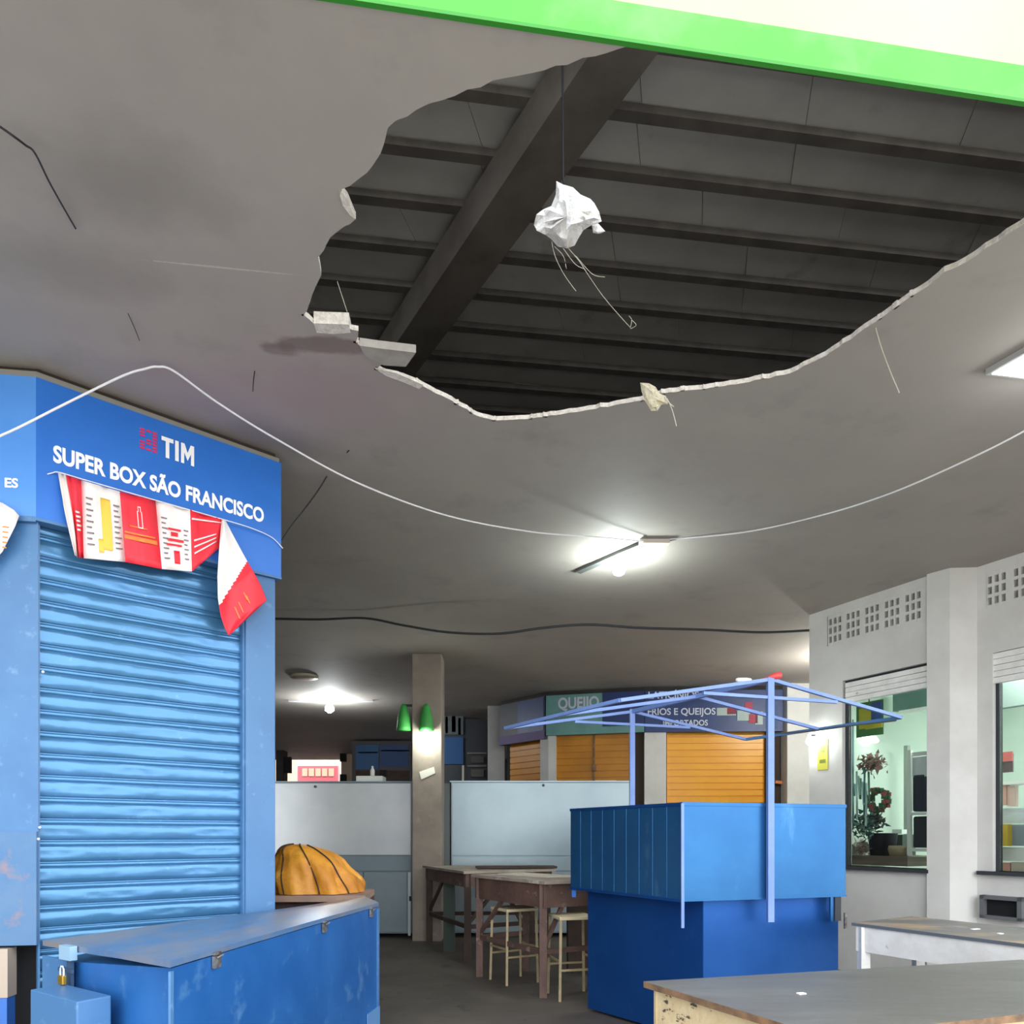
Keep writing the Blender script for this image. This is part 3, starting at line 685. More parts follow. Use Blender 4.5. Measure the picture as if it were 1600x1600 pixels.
# crate with cardboard and bundle behind the chest
cr = [(-2.05, 5.55), (-1.12, 5.62), (-1.22, 6.3), (-2.1, 6.25)]
tag(MB().prism(cr, 0, .98).build('wooden_crate', m_woodd), 'dark wooden crate behind the blue chest, under the ochre bundle', 'crate')
vs = []; mb = MB(); cq = [V((-2.05,5.50,1.0)), V((-1.14,5.53,.985)), V((-1.2,6.2,.99)), V((-2.1,6.2,.99))]
mb.prism([(p.x, p.y) for p in cq], .982, 1.03); tag(mb.build('cardboard_sheet', m_card), 'flattened brown cardboard under the ochre bundle', 'cardboard')
bc = at(490, 1395, 5.85); NL, NR = 96, 30
def bsurf(th, ph, e=0):
    u = th/(math.pi/2); k = math.cos(th)**.7
    ph2 = ph+.28*noise.noise(V((math.cos(ph)*1.5, math.sin(ph)*1.5, u*1.5)))+.16*math.sin(ph*2.3); crease = abs(math.sin(ph2*4+.9*u)); crease = 1-.16*(1-crease)**2.2*math.sin(min(1, u*1.4+.15)*math.pi*.9)-.05*abs(math.sin(ph*9+2*u))*(1-u)
    n_ = 1+.13*noise.noise(V((math.cos(ph)*1.8, math.sin(ph)*1.8, u*3)))
    x = math.cos(ph)*k; y = math.sin(ph)*k
    rx = .44 if x > 0 else .36
    z = .39*math.sin(th)**.9*(1-.30*max(0, x)**1.2)
    f = crease*n_
    return V((bc.x-.10*u+rx*x*f*(1+e), bc.y+.31*y*f*(1+e), 1.035+z*(.93+.07*n_)*(1+e)))
vs = []; fs = []
for i in range(NR+1):
    for k in range(NL): vs.append(bsurf(math.pi/2*i/NR, 2*math.pi*k/NL))
for i in range(NR):
    for k in range(NL): fs.append((i*NL+k, i*NL+(k+1)%NL, (i+1)*NL+(k+1)%NL, (i+1)*NL+k))
bun = thing('tarpaulin_bundle', 'ochre tarpaulin bundle tied with dark straps beyond the blue chest', 'bundle', (bc.x, bc.y, 1.035))
MB().add(vs, fs, 0, True).build('tarpaulin', m_orange, bun)
for ph in (3.62, 4.30, 5.02, 5.62):
    path = [bsurf(math.pi/2*i/24*.93, ph-.30*(i/24)**1.5, .012) for i in range(25)]
    MB().tube(path, .006, 6).build('strap', m_strap, bun)

# ---------------------------------------------------------------- STEEL CABINETS
def cabinet(x0, x1, Y, dep, top, label, seams, side=False):
    a, b = at(x0, HY, Y), at(x1, HY, Y)
    t = thing('steel_cabinet', label, 'cabinet', ((a.x+b.x)/2, Y, 0), 'grey steel cabinets closing off the market hall')
    MB().prism([(a.x, Y+.03), (b.x, Y+.03), (b.x, Y+dep), (a.x, Y+dep)], .06, top).build('cabinet_body', m_steel, t)
    MB().prism([(a.x-.02, Y-.01), (b.x+.02, Y-.01), (b.x+.02, Y+dep+.02), (a.x-.02, Y+dep+.02)], top, top+.02).build('cabinet_top', m_steel, t)
    for (xa, xb, za, zb, mt, nm) in seams:
        p, q_ = at(xa, HY, Y), at(xb, HY, Y)
        MB().prism([(p.x+.004, Y), (q_.x-.004, Y), (q_.x-.004, Y+.03), (p.x+.004, Y+.03)], za, zb).build(nm, mt, t, bevel=.003)
    return t
zz = lambda y, Y=10.4: EYE+(HY-y)*Y/F
c1 = cabinet(400, 643, 10.4, .8, 2.27, 'grey steel cabinet left of the beige pillar, behind the ochre bundle',
        [(400, 642, zz(1336), 2.26, m_steell, 'flap_door'), (400, 642, zz(1361), zz(1338), m_steel, 'middle_rail'), (400, 566, .08, zz(1363), m_steeld, 'lower_door'), (568, 636, .08, zz(1363), m_steeld, 'lower_door'), (637, 642, .03, zz(1363), m_steell, 'door_frame')])
mb = MB().box(at(641, 1404, 10.39), (.03, .03, .07)); mb.build('handle', m_gap, c1)
mb = MB().lathe(at(493, 1229, 10.395), [(.02,0),(.02,.02)], 8, axis=(0,-1,0)); mb.build('latch', m_iron, c1)
c2 = cabinet(705, 984, 10.45, .8, 2.28, 'grey steel cabinet right of the beige pillar, behind the wooden tables',
        [(706, 983, zz(1337), 2.27, m_steel, 'flap_door'), (706, 983, zz(1361), zz(1339), m_steel, 'middle_rail'), (706, 840, .08, zz(1363), m_steeld, 'lower_door'), (842, 983, .08, zz(1363), m_steeld, 'lower_door')])
mb = MB().lathe(at(849, 1227, 10.445), [(.02,0),(.02,.02)], 8, axis=(0,-1,0)); mb.build('latch', m_iron, c2)
a, b = at(693, HY, 10.55), at(703, HY, 10.55)
tag(MB().prism([(a.x, 10.55), (b.x, 10.55), (b.x, 10.7), (a.x, 10.7)], 0, 2.27).build('steel_post', col('#6c7676', .5)), 'narrow dark grey post between the beige pillar and the right cabinet', 'post')
# things on the cabinets
p = at(580, 1222, 10.8)
tag(MB().box((p.x, p.y, 2.29+.05), (.40, .3, .10)).build('white_box', col('#e4e2de', .5), bevel=.01), 'flat white box lying on the left steel cabinet', 'box')
tag(MB().lathe((at(582,1208,10.8).x, 10.8, 2.39), [(.035,0),(.035,.09),(.015,.13),(.015,.16)], 12).build('white_bottle', col('#e8e6e2', .4)), 'small white bottle standing on the flat white box', 'bottle')
tag(MB().box((at(592,1208,10.85).x+.07, 10.85, 2.39+.05), (.10, .12, .10)).build('black_box', m_black), 'small black box beside the white bottle on the left cabinet', 'box')
p = at(945, 1219, 10.8); tag(MB().box((p.x, p.y, 2.30+.012), (.32, .2, .024)).build('paper_stack', col('#e8e4dc')), 'thin white paper stack lying on the right steel cabinet', 'paper')

# ---------------------------------------------------------------- pillar fittings
m_lampg = M('green_lampshade', '#3e9e48', '#48ac50', 3, rough=.5)
for (x, Y, sx, lab) in ((666, 9.93, 1, 'green lamp shade fixed on the front of the beige pillar, lit below'), (631, 10.1, 0, 'green lamp shade hanging just left of the beige pillar')):
    c_ = at(x, 1121, Y); t = thing('wall_lamp', lab, 'lamp', (c_.x, c_.y, c_.z-.2))
    h = .36
    mb = MB(); mb.lathe((c_.x, c_.y, c_.z-.19), [(.105,0),(.10,.05),(.085,.2),(.05,.34),(.02,.38)], 14); mb.build('lamp_shade', m_lampg, t)
    mb = MB()
    if sx: mb.bar((c_.x, c_.y, c_.z+.17), (c_.x, 10.05, c_.z+.17), .03)
    else: mb.bar((c_.x, c_.y, c_.z+.17), (at(645, HY, 10.1).x, 10.1, c_.z+.17), .03)
    mb.build('bracket', m_gap, t)
    if sx:
        mb = MB().lathe((c_.x, c_.y, c_.z-.235), [(.02,0),(.04,.02),(.04,.05),(.02,.06)], 12); mb.build('bulb', m_bulb, t)
        l = bpy.data.lights.new('pillar_lamp_light', 'POINT'); l.energy = 7; l.color = (.95, 1, .88); l.shadow_soft_size = .05
        lo = bpy.data.objects.new('pillar_lamp_light', l); lo.location = (c_.x, c_.y-.09, c_.z-.30); COL.objects.link(lo); tag(lo, 'glow under the green lamp shade on the pillar', 'light')
a = [at(655,1206,10.04), at(678,1198,10.04), at(680,1208,10.04), at(658,1218,10.04)]
mb = MB().add(a+[p+V((0,.004,0)) for p in a], [(0,1,2,3),(7,6,5,4),(0,4,5,1),(1,5,6,2),(2,6,7,3),(3,7,4,0)])
tag(mb.build('paper_note', col('#e8e4d8')), 'small tilted white paper stuck on the beige pillar', 'paper')

# ---------------------------------------------------------------- KIOSK
kc = [V((1.174,4.92,0)), V((2.504,5.33,0)), V((1.83,6.51,0)), V((.50,6.10,0))]
kl = [V((1.37,5.09,0)), V((2.485,5.41,0)), V((1.83,6.40,0)), V((.646,6.08,0))]
kiosk = thing('market_kiosk', 'tall blue metal kiosk with a bare gabled roof frame', 'kiosk', (1.5, 5.7, 0))
MB().prism([tuple(p.xy) for p in kc], 1.045, 1.72).build('upper_cabinet', m_kiosk, kiosk, bevel=.006)
MB().prism([tuple(p.xy) for p in kl], .02, 1.045).build('lower_cabinet', m_kioskd, kiosk, bevel=.006)
kr = (kc[1]-kc[0]).normalized(); krn = V((kr.y, -kr.x, 0)); kd = (kc[3]-kc[0]).normalized(); kdn = V((-kd.y, kd.x, 0)); kdn = kdn if kdn.x < 0 else -kdn
def kp(u, o, z=0): p = kc[0]+kr*u+krn*o; return V((p.x, p.y, z))
KL = (kc[1]-kc[0]).length
mb = MB().bar(kp(.0, .012, .86), kp(.0, .010, 1.72), .02); mb.build('corner_strip', m_frame, kiosk)
for za, zb in ((1.705, 1.73), (1.04, 1.055)): MB().slab(kp(0, 0), kp(KL, 0), za, zb, .03, .006, 0, krn).build('front_trim', m_kiosk, kiosk)
for za in (1.705, 1.035): MB().slab(kc[3], kc[0], za, za+.022, .03, .006, 0, kdn).build('side_trim', m_kioskd, kiosk)
mb = MB()
for k in range(1, 9):
    p = kc[0].lerp(kc[3], k/9)-kdn*.0024; mb.bar(V((p.x,p.y,1.06)), V((p.x,p.y,1.70)), .006)
mb.build('panel_ribs', m_kiosk, kiosk)
mb = MB().bar((kc[3].x+.03, kc[3].y-.0, .97), (kc[3].x+.03, kc[3].y, 1.05), .035); mb.build('corner_foot', m_kioskd, kiosk)
mb = MB().slab(kp(KL-.10, 0), kp(KL-.045, 0), .86, 1.04, .015, .0, 0, krn); mb.build('latch_plate', m_gap, kiosk)
mb = MB().slab(kp(KL-.022, 0), kp(KL-.002, 0), .80, .92, .012, .012, 0, krn); mb.build('latch', m_iron, kiosk)
mb = MB().slab(kp(KL-.14, 0), kp(KL-.12, 0), .86, 1.04, .02, -.0, 0, krn); mb.build('lower_trim', m_kiosk, kiosk)
# frame
pf = kp(KL/2, .035); pb = V((1.07, 6.33, 0))
RZ0 = 2.60
mb = MB().bar((pf.x, pf.y, .88), (pf.x, pf.y, RZ0+.02), .044); mb.build('pole', m_frame, kiosk)
mb = MB().bar((pb.x, pb.y, 1.2), (pb.x, pb.y, RZ0+.02), .044); mb.build('pole', m_frame, kiosk)
ap0, ap1 = V((pf.x, pf.y, RZ0+.015)), V((pb.x, pb.y, RZ0))
mb = MB().bar(ap0, ap1, .035); mb.build('ridge_bar', m_frame, kiosk)
hw, ez = 1.18, 2.40
e = lambda p, s, z=ez: V((p.x+kr.x*s, p.y+kr.y*s, z))
for s_ in (-hw, hw):
    MB().bar(e(ap0, s_), e(ap1, s_), .025).build('eave_bar', m_frame if s_ < 0 else m_bluel, kiosk)
for f in (0, .48, 1):
    p = ap0.lerp(ap1, f)
    for s_ in (-hw, hw): MB().bar(p, e(p, s_), .024).build('rafter', m_frame, kiosk)
for p in (ap0, ap1): MB().bar(e(p, -.55, 2.485), e(p, .58, 2.485), .022).build('tie_bar', m_frame, kiosk)
# bottles on the ridge
rdx = kr
bt0 = at(1193, 1061.5, 5.1); bt1 = at(1218, 1055, 5.1)
rb = thing('red_bottle', 'red plastic bottle lying on top of the kiosk roof frame', 'bottle', bt0)
ax = (bt1-bt0).normalized()
MB().lathe(bt0+V((0,0,.0)), [(.008,0),(.010,.03),(.022,.06),(.026,.08),(.026,.125),(.02,.13)], 12, axis=ax).build('bottle_body', col('#d84848', .35), rb)
MB().lathe(bt0-ax*.03, [(.009,0),(.009,.035)], 10, axis=ax).build('bottle_cap', col('#b02c34', .4), rb)
p = at(1163, 1062.5, 5.22); ax = V((-1, .05, .0))
tag(MB().lathe(p+V((.055,0,0)), [(.006,0),(.014,.012),(.018,.04),(.018,.10),(.010,.115)], 12, axis=ax).build('white_flask', col('#f4f4f0', .3)), 'small white plastic flask beside the red bottle on the kiosk frame', 'flask')
mb = MB().tube(spline([at(1208,1146,5.2), at(1260,1143,5.25), at(1320,1135,5.3), at(1400,1126,5.42)], 5), .006, 6); tag(mb.build('loose_wire', m_wireb), 'black wire strung under the right eave of the kiosk frame', 'wire')

# ---------------------------------------------------------------- YELLOW BOOTH far right
P_ = [atz(784,1096,CEIL), atz(854,1081,CEIL), atz(1007,1073,CEIL), atz(1222,1071,CEIL)]
for p in P_: p.z = 0
yb = thing('shop_booth', 'booth with yellow and ochre shutters under navy and teal signs at the back', 'booth', (2.2, 13, 0))
def face(i):
    a, b = P_[i], P_[i+1]; d = (b-a).normalized(); n = V((d.y, -d.x, 0)); n = n if n.y < 0 else -n; return a, d, n
def fx(i, x, off=0):
    a, d, n = face(i); p = onplane(x, HY, a, n, off); return (p-a).dot(d)
cpts = [tuple((p+V((.1,.45,0))).xy) for p in P_]+[(P_[3].x, 15.5), (P_[0].x+.3, 15.5)]
MB().prism(cpts, 0, CEIL-.02).build('booth_body', m_dark, yb)
SB = 3.28
for i, mt in enumerate((m_signd, m_signg, m_signb)):
    a, d, n = face(i); L_ = (P_[i+1]-a).length
    s1 = MB().slab(a, a+d*L_, SB-(.0 if i else .06), CEIL-.08, .12, .05, 0, n).build('sign_panel', mt, yb)
    MB().slab(a, a+d*L_, CEIL-.08, CEIL-.005, .1, 0, 0, n).build('sign_top_board', m_dark, yb)
    if i == 0:
        MB().slab(a+d*(L_*.42), a+d*(L_-.02), SB, CEIL-.1, .01, .058, 0, n).build('sign_print', m_signb, s1)
        MB().slab(a, a+d*L_, SB-.06, SB+.1, .01, .062, 0, n).build('sign_stripe', col('#5a4a78'), s1)
    if i == 1:
        MB().slab(a+d*fx(1, 942), a+d*L_, SB+.12, CEIL-.08, .01, .058, 0, n).build('sign_print', m_signb, s1)
        mb = MB(); textpx(mb, 'QUEIJO', a, n, (872, 1108), (936, 1106), 1090, .052, bold=.03); mb.build('sign_lettering', m_letter, s1)
    if i == 2:
        for tx, pa, pb_, pc in (('LATICÍNIOS', (1013, 1092), (1092, 1091), 1081), ('FRIOS E QUEIJOS', (1012, 1117), (1118, 1117), 1106.5), ('IMPORTADOS', (1036, 1134), (1106, 1134), 1125)):
            mb = MB(); textpx(mb, tx, a, n, pa, pb_, pc, .052, bold=.02); mb.build('sign_lettering', m_letter, s1)
        mb = MB(); rx = fx(2, 1128)
        for (x0, x1, y0, y1, mi) in ((1120,1150,1106,1118,0),(1136,1150,1102,1116,1),(1152,1172,1110,1126,0),(1170,1184,1116,1130,1),(1180,1192,1112,1132,0),(1164,1176,1097,1108,1),(1197,1216,1096,1138,2)):
            p = onplane(x0, y1, a, n, .06); q_ = onplane(x1, y1, a, n, .06); z1 = onplane(x0, y0, a, n, .06).z
            p0_ = V((p.x, p.y, 0)); q0_ = V((q_.x, q_.y, 0)); mb.slab(p0_, q0_, p.z, z1, .008, 0, mi, n)
        mb.build('sign_picture', [col('#a8b8b4'), col('#a83850'), col('#38507e')], s1)
def strip(i, x0, x1, mt, nm, off=-.06, z0=0, z1=SB, t=.08, slats=0):
    a, d, n = face(i); u0_, u1_ = fx(i, x0, off), fx(i, x1, off); mb = MB()
    if slats:
        z = z0+.0
        while z < z1:
            mb.slab(a+d*u0_, a+d*u1_, z, z+slats*.86, t, off, 0, n); mb.slab(a+d*u0_, a+d*u1_, z+slats*.86, z+slats, t, off-.02, 0, n); z += slats
    else: mb.slab(a+d*u0_, a+d*u1_, z0, z1, t, off, 0, n)
    return mb.build(nm, mt, yb)
strip(0, 797, 844, m_yeld, 'roller_shutter', -.12, slats=.115)
strip(1, 868, 990, m_yeld, 'roller_shutter', -.12, slats=.115)
strip(2, 1042, 1196, m_yel, 'roller_shutter', -.14, slats=.115, z1=SB-.05)
strip(1, 844, 857, m_wallg, 'booth_post', -.02, t=.1); strip(1, 857, 868, m_wallw, 'booth_post', -.02, t=.1); strip(1, 990, 1007, m_strap, 'booth_post', -.06, t=.1)
strip(2, 1007, 1041, m_wallw, 'booth_post', -.0, t=.12); strip(2, 1197, 1205, m_gap, 'guide_rail', -.05); strip(2, 1205, 1223, m_strap, 'booth_post', -.08)
mb = MB(); a, d, n = face(1); p = onplane(928, 1200, a, n, -.1); mb.bar(V((p.x, p.y, .2)), V((p.x, p.y, SB)), .03); mb.box(p+V((0,-.03,0)), (.07,.04,.09)); mb.build('shutter_bar', m_edge, yb)
mb = MB(); a, d, n = face(2); p = onplane(1210, 1222, a, n, -.05); q_ = onplane(1222, 1223, a, n, -.05); mb.bar(p, q_, .1, .05); mb.build('shelf_bracket', col('#c87848'), yb)
# yellow notice on the near wall
mb = MB(); n0, n1 = wt(1278), wt(1294); pz = onplane(1286, 1155, W0, Wn).z; pz2 = onplane(1286, 1203, W0, Wn).z
mb.slab(wp(n0), wp(n1), pz2, pz, .006, .008, 0, Wn); mb.slab(wp(n0+.03), wp(n1-.03), pz2+.08, pz2+.12, .002, .011, 1, Wn); mb.slab(wp(n0+.04), wp(n1-.04), pz2+.2, pz2+.27, .002, .011, 1, Wn)
tag(mb.build('yellow_notice', [col('#d2cc50'), col('#7a8038')]), 'yellow notice on the white wall left of the shop window', 'notice')
# ---------------------------------------------------------------- WOODEN TABLES at the back
def table(name, label, group, quad, top, apron, leg, mt, ml, ma, th=.03, inset=.04, braces=False, ledge=None):
    Q = [V((x, y, 0)) for x, y in quad]; c = sum(Q, V((0,0,0)))/4
    t = thing(name, label, 'table', (c.x, c.y, 0), group)
    mm = [mt, ledge or mt]
    MB().prism([tuple(p.xy) for p in Q], top-th, top, 0, 1).build('tabletop', mm, t)
    I = [p+(c-p).normalized()*inset*1.4 for p in Q]
    for i in range(4):
        a, b = I[i], I[(i+1) % 4]; n = (b-a).normalized(); n = V((n.y, -n.x, 0))
        if (a-c).dot(n) < 0: n = -n
        MB().slab(a, b, top-th-apron, top-th-.001, .02, .0, 0, n).build('apron', ma, t)
    J = [p+(c-p).normalized()*(inset*1.4+leg*.8) for p in Q]
    for p in J: MB().bar(V((p.x, p.y, 0)), V((p.x, p.y, top-th-.002)), leg).build('leg', ml, t)
    if braces:
        for i in (0, 1, 3):
            a, b = J[i], J[(i+1) % 4]
            MB().bar(V((a.x,a.y,.42)), V((b.x,b.y,.42)), .03, .05).build('stretcher', ml, t)
            MB().bar(V((a.x,a.y,.45)), a.lerp(b, .38)+V((0,0,top-th-apron)), .03, .04).build('brace', ml, t)
    return t
table('market_table', 'worn brown wooden table with tall legs, nearer of the two back tables', 'tall wooden market tables', [(-.44,7.62), (.30,6.47), (.86,6.80), (.14,7.98)], 1.08, .22, .07, m_woodt, m_wood, m_wood, braces=True)
table('market_table', 'dark wooden table against the foot of the beige pillar', 'tall wooden market tables', [(-1.24,9.85), (-.56,8.25), (.55,8.85), (.35,9.98)], 1.08, .16, .08, m_woodt, m_woodd, m_wood, braces=True)
a = at(703, HY, 9.3)
tag(MB().box((a.x, 9.2, .50), (.14, .1, 1.0)).build('green_board', col('#34443c')), 'dark green upright board under the dark back table', 'board')
p = at(800, 1357, 8.9); tag(MB().box((p.x+.05, 8.95, 1.08+.02), (1.0, .3, .025), .12).build('loose_plank', m_woodd), 'loose dark plank lying on the dark back table', 'plank')
p = at(770, 1363, 7.6)
tag(MB().prism([(-.15,7.55),(.35,7.0),(.62,7.15),(.12,7.75)], 1.081, 1.095).build('pale_board', col('#d0c8b8')), 'pale thin board lying on the nearer back table', 'board')
def stool(label, c, w_, h, rz, mt):
    t = thing('bar_stool', label, 'stool', (c[0], c[1], 0), 'thin legged bar stools by the brown table')
    R = Matrix.Rotation(rz, 3, 'Z'); P = lambda x, y, z: V((c[0], c[1], 0))+R@V((x, y, z))
    MB().prism([tuple(P(a*w_/2, b*w_/2, 0).xy) for a, b in ((-1,-1),(1,-1),(1,1),(-1,1))], h-.03, h).build('seat', col('#d4c4a0'), t, bevel=.006)
    for a, b in ((-1,-1),(1,-1),(1,1),(-1,1)):
        MB().bar(P(a*w_/2*.92, b*w_/2*.92, h-.03), P(a*w_/2*1.0, b*w_/2*1.0, 0), .024).build('leg', mt, t)
    for zq in (.28, .36):
        for (a, b), (d_, e_) in (((-1,-1),(1,-1)), ((1,1),(-1,1))) if zq < .3 else (((1,-1),(1,1)), ((-1,1),(-1,-1))):
            MB().bar(P(a*w_/2, b*w_/2, zq), P(d_*w_/2, e_*w_/2, zq), .018).build('foot_rail', mt, t)
    return t
m_stoolleg = M('cream_steel_tube', '#a89670', '#8e7e60', 8, rough=.5)
stool('pale bar stool half hidden by the blue kiosk', (.56, 6.62), .36, .76, .25, m_stoolleg)
stool('bar stool pushed under the brown table', (.02, 7.32), .36, .76, .5, m_stoolleg)
# pale slatted crate beside stool
t = thing('slatted_crate', 'pale slatted box on a brown stand behind the bar stool, left of the kiosk', 'crate', (.84, 7.8, .0))
for k in range(4): MB().box((.84, 7.70, .84+k*.05), (.5, .02, .035)).build('slat', col('#c4bcb0'), t)
MB().box((.84, 7.84, .40), (.46, .24, .80)).build('stand', m_woodd, t)
MB().box((.84, 7.84, .91), (.46, .24, .19)).build('box_body', col('#8c8478'), t)

# ---------------------------------------------------------------- FRONT RIGHT TABLES
table('market_table', 'weathered grey topped table with peeling cream apron, nearest at the right', 'low market tables at the right', [(.54,2.92), (.93,2.13), (2.75,2.72), (2.46,3.43)], .90, .30, .07, m_top, m_cream2, m_cream2, th=.025, inset=.03, ledge=m_edge)
table('market_table', 'grey topped table with white painted apron behind the nearest table', 'low market tables at the right', [(2.33,4.88), (3.05,3.50), (3.75,3.9), (2.95,5.25)], .90, .17, .06, m_top2, m_whitep, m_whitep, th=.02, inset=.02, ledge=col('#5e6670'))
for (x, y, w_) in ((1252,1553,.03), (1524,1452,.06), (1563,1459,.03)):
    p = atz(x, y, .90); tag(MB().box((p.x, p.y, .902), (w_, .02, .004), .3).build('paper_scrap', m_white), {1252: 'white scrap on the nearest grey tabletop', 1524: 'larger white scrap on the second right tabletop', 1563: 'smaller white scrap on the second right tabletop'}[x], 'scrap')

# dark box on the wall under window two
mb = MB(); p0 = up(ut(1536), 0, .70); k0, k1 = ut(1538), ut(1604)
eb = thing('wall_niche_box', 'dark grey open box fixed under the right shop window', 'box', up((k0+k1)/2, .0, .70))
MB().slab(up(k0), up(k1), .90, .935, .08, .08, 0, Wn).slab(up(k0), up(k1), .72, .75, .08, .08, 0, Wn).slab(up(k0), up(k0+.04), .72, .935, .08, .08, 0, Wn).slab(up(k1-.04), up(k1), .72, .935, .08, .08, 0, Wn).build('box_frame', col('#6a6c70'), eb)
MB().slab(up(k0+.04), up(k1-.04), .75, .90, .02, .03, 0, Wn).build('box_back', m_black, eb)

# ---------------------------------------------------------------- CEILING LAMPS AND CABLES
bl = thing('ceiling_lamp', 'lit round bulb on a dark batten under the ceiling above the kiosk', 'lamp', (.92, 6.55, 3.9))
b0_, b1_ = atz(903, 893, CEIL-.015), atz(1003, 850, CEIL-.015)
MB().bar(b0_, b1_, .07, .03).build('batten', col('#5c605e'), bl)
MB().box(atz(1022, 847.5, CEIL-.02)+V((0,0,.0)), (.26, .07, .035)).build('ballast_box', col('#cfc4b8'), bl)
bc_ = at(967, 890, 6.5)
MB().lathe((bc_.x, bc_.y, bc_.z-.055), [(.012,0),(.045,.015),(.06,.05),(.055,.085),(.03,.11),(.02,.12)], 16).build('bulb', m_bulb, bl)
MB().lathe((bc_.x, bc_.y, bc_.z+.06), [(.022,0),(.022,CEIL-bc_.z-.06)], 12).build('socket', col('#d8dcd8'), bl)
def point(name, loc, e_, c=(1,1,1), r=.06, lab=''):
    l = bpy.data.lights.new(name, 'POINT'); l.energy = e_; l.color = c; l.shadow_soft_size = r
    o = bpy.data.objects.new(name, l); o.location = loc; COL.objects.link(o); tag(o, lab, 'light')
point('bulb_light', (bc_.x, bc_.y-.0, bc_.z-.09), 20, (.88, 1, .97), .06, 'light of the bulb above the kiosk')
wl = thing('wall_lamp', 'small bright lamp on the white wall left of the yellow notice', 'lamp', wp(wt(1273), .06, 2.6))
wz = onplane(1273, 1157, W0, Wn, .09).z
MB().bar(wp(wt(1273), 0, wz+.07), wp(wt(1273), .10, wz+.07), .02).build('bracket', m_gap, wl)
MB().lathe(wp(wt(1273), .09, wz-.045), [(.012,0),(.032,.02),(.034,.06),(.02,.09),(.014,.12)], 12).build('bulb', m_bulb, wl)
point('wall_lamp_light', wp(wt(1273), .30, wz-.05), 1.6, (.97, 1, .92), .05, 'light of the lamp beside the yellow notice')
hl_ = thing('ceiling_lamp', 'added unseen bulb behind the right wall, brightening the yellow booth', 'lamp', (4.75, 9.95, 3.85))  # unseen lamp added to brighten the yellow shutters and the white column
MB().lathe((4.75, 9.95, 3.85), [(.012,0),(.045,.015),(.06,.05),(.055,.085),(.03,.11),(.02,.12)], 16).build('bulb', m_bulb, hl_)
MB().lathe((4.75, 9.95, 3.97), [(.022,0),(.022,.1)], 12).build('socket', col('#d8dcd8'), hl_)
point('added_passage_fill', (4.75, 9.95, 3.70), 50, (1, .98, .93), .08, 'added light from behind the right wall for the yellow booth')  # fill light of the added lamp, out of view
fb_ = thing('ceiling_lamp', 'far lit bulb on a long white batten at the back left', 'lamp', at(515, 1103, 13.2))
q_ = at(515, 1106, 13.4)
MB().lathe(q_-V((0,0,.09)), [(.03,0),(.08,.04),(.08,.1),(.04,.16)], 14).build('bulb', m_bulb, fb_)
MB().lathe(q_+V((0,0,.07)), [(.03,0),(.03,CEIL-q_.z-.07)], 10).build('socket', col('#d8dcd8'), fb_)
MB().bar((q_.x-.8, q_.y+.1, CEIL-.02), (q_.x+.8, q_.y+.1, CEIL-.02), .06, .035).build('batten', col('#e0e0e0'), fb_)
point('far_bulb_light', (q_.x, q_.y, q_.z-.14), 45, (.95, .98, 1), .08, 'light of the far bulb at the back left')
p = atz(475, 1056, CEIL)
tag(MB().lathe((p.x, p.y, CEIL-.05), [(.16,0),(.22,.02),(.23,.048)], 20).build('ceiling_lamp', m_lampoff), 'unlit oval ceiling lamp at the back left', 'lamp')
pl_ = thing('ceiling_panel_lamp', 'lit square lamp on the ceiling at the right edge of the photo', 'lamp', atz(1590, 570, CEIL))
a0 = atz(1540, 576, CEIL); e1 = (atz(1594, 545, CEIL)-a0).normalized()*.45; e2 = (atz(1594, 582, CEIL)-a0).normalized()*.45
pq = [a0, a0+e1, a0+e1+e2, a0+e2]
cc = sum(pq, V((0,0,0)))/4
MB().prism([tuple(p.xy) for p in pq], CEIL-.035, CEIL-.002).build('lamp_frame', col('#b0b0ae'), pl_)
MB().prism([tuple((p+(cc-p)*.08).xy) for p in pq], CEIL-.04, CEIL-.034).build('diffuser', m_panel, pl_)
point('panel_light', (cc.x+.05, cc.y, CEIL-.16), 5, (.95, .98, 1), .1, 'light of the square ceiling lamp')

def cable(name, pts, r, mt, label, cat='cable', n=8):
    mb = MB().tube(spline(pts, n), r, 6); return tag(mb.build(name, mt), label, cat)
cz = [atz(245, 572, CEIL-.01)]
W = lambda x, y, Y: at(x, y, Y)
cable('hanging_cable', [atz(-200,480,CEIL-.01), W(-130,660,3.4), W(-60,697,3.5), W(5,679,3.6), W(100,632,3.7), W(190,588,3.80), W(228,576,3.83), W(246,573,3.84), W(272,580,3.88), W(340,629,4.1), W(430,685,4.35), W(560,755,4.75), W(700,806,5.2), W(830,831,5.6), W(920,838,5.9), W(1005,846,6.15)], .006, m_wire, 'white cable sagging from the ceiling hook above the booth to the bulb')
cable('hanging_cable', [W(1025,844,6.2), W(1160,832,6.0), W(1280,806,5.7), W(1380,775,5.3), W(1480,733,4.9), W(1594,677,4.5), W(1700,610,4.2), atz(1800,545,CEIL-.01)], .006, m_wire, 'white cable running from the bulb to the right edge')
cable('wall_cable', [(-5.5,8.3,CEIL-.02), (-4.2,8.2,3.97), W(400,968,8.2), W(432,967,8.2), W(500,968,8.2), W(570,966,8.2), W(630,977,8.2), W(700,988,8.2), W(780,990,8.2), W(850,981,8.2), W(920,976,8.2), W(1000,981,8.2), W(1100,984,8.2), W(1190,988,8.25), W(1264,985,8.28)], .014, m_wireb, 'black cable strung across the hall below the ceiling')
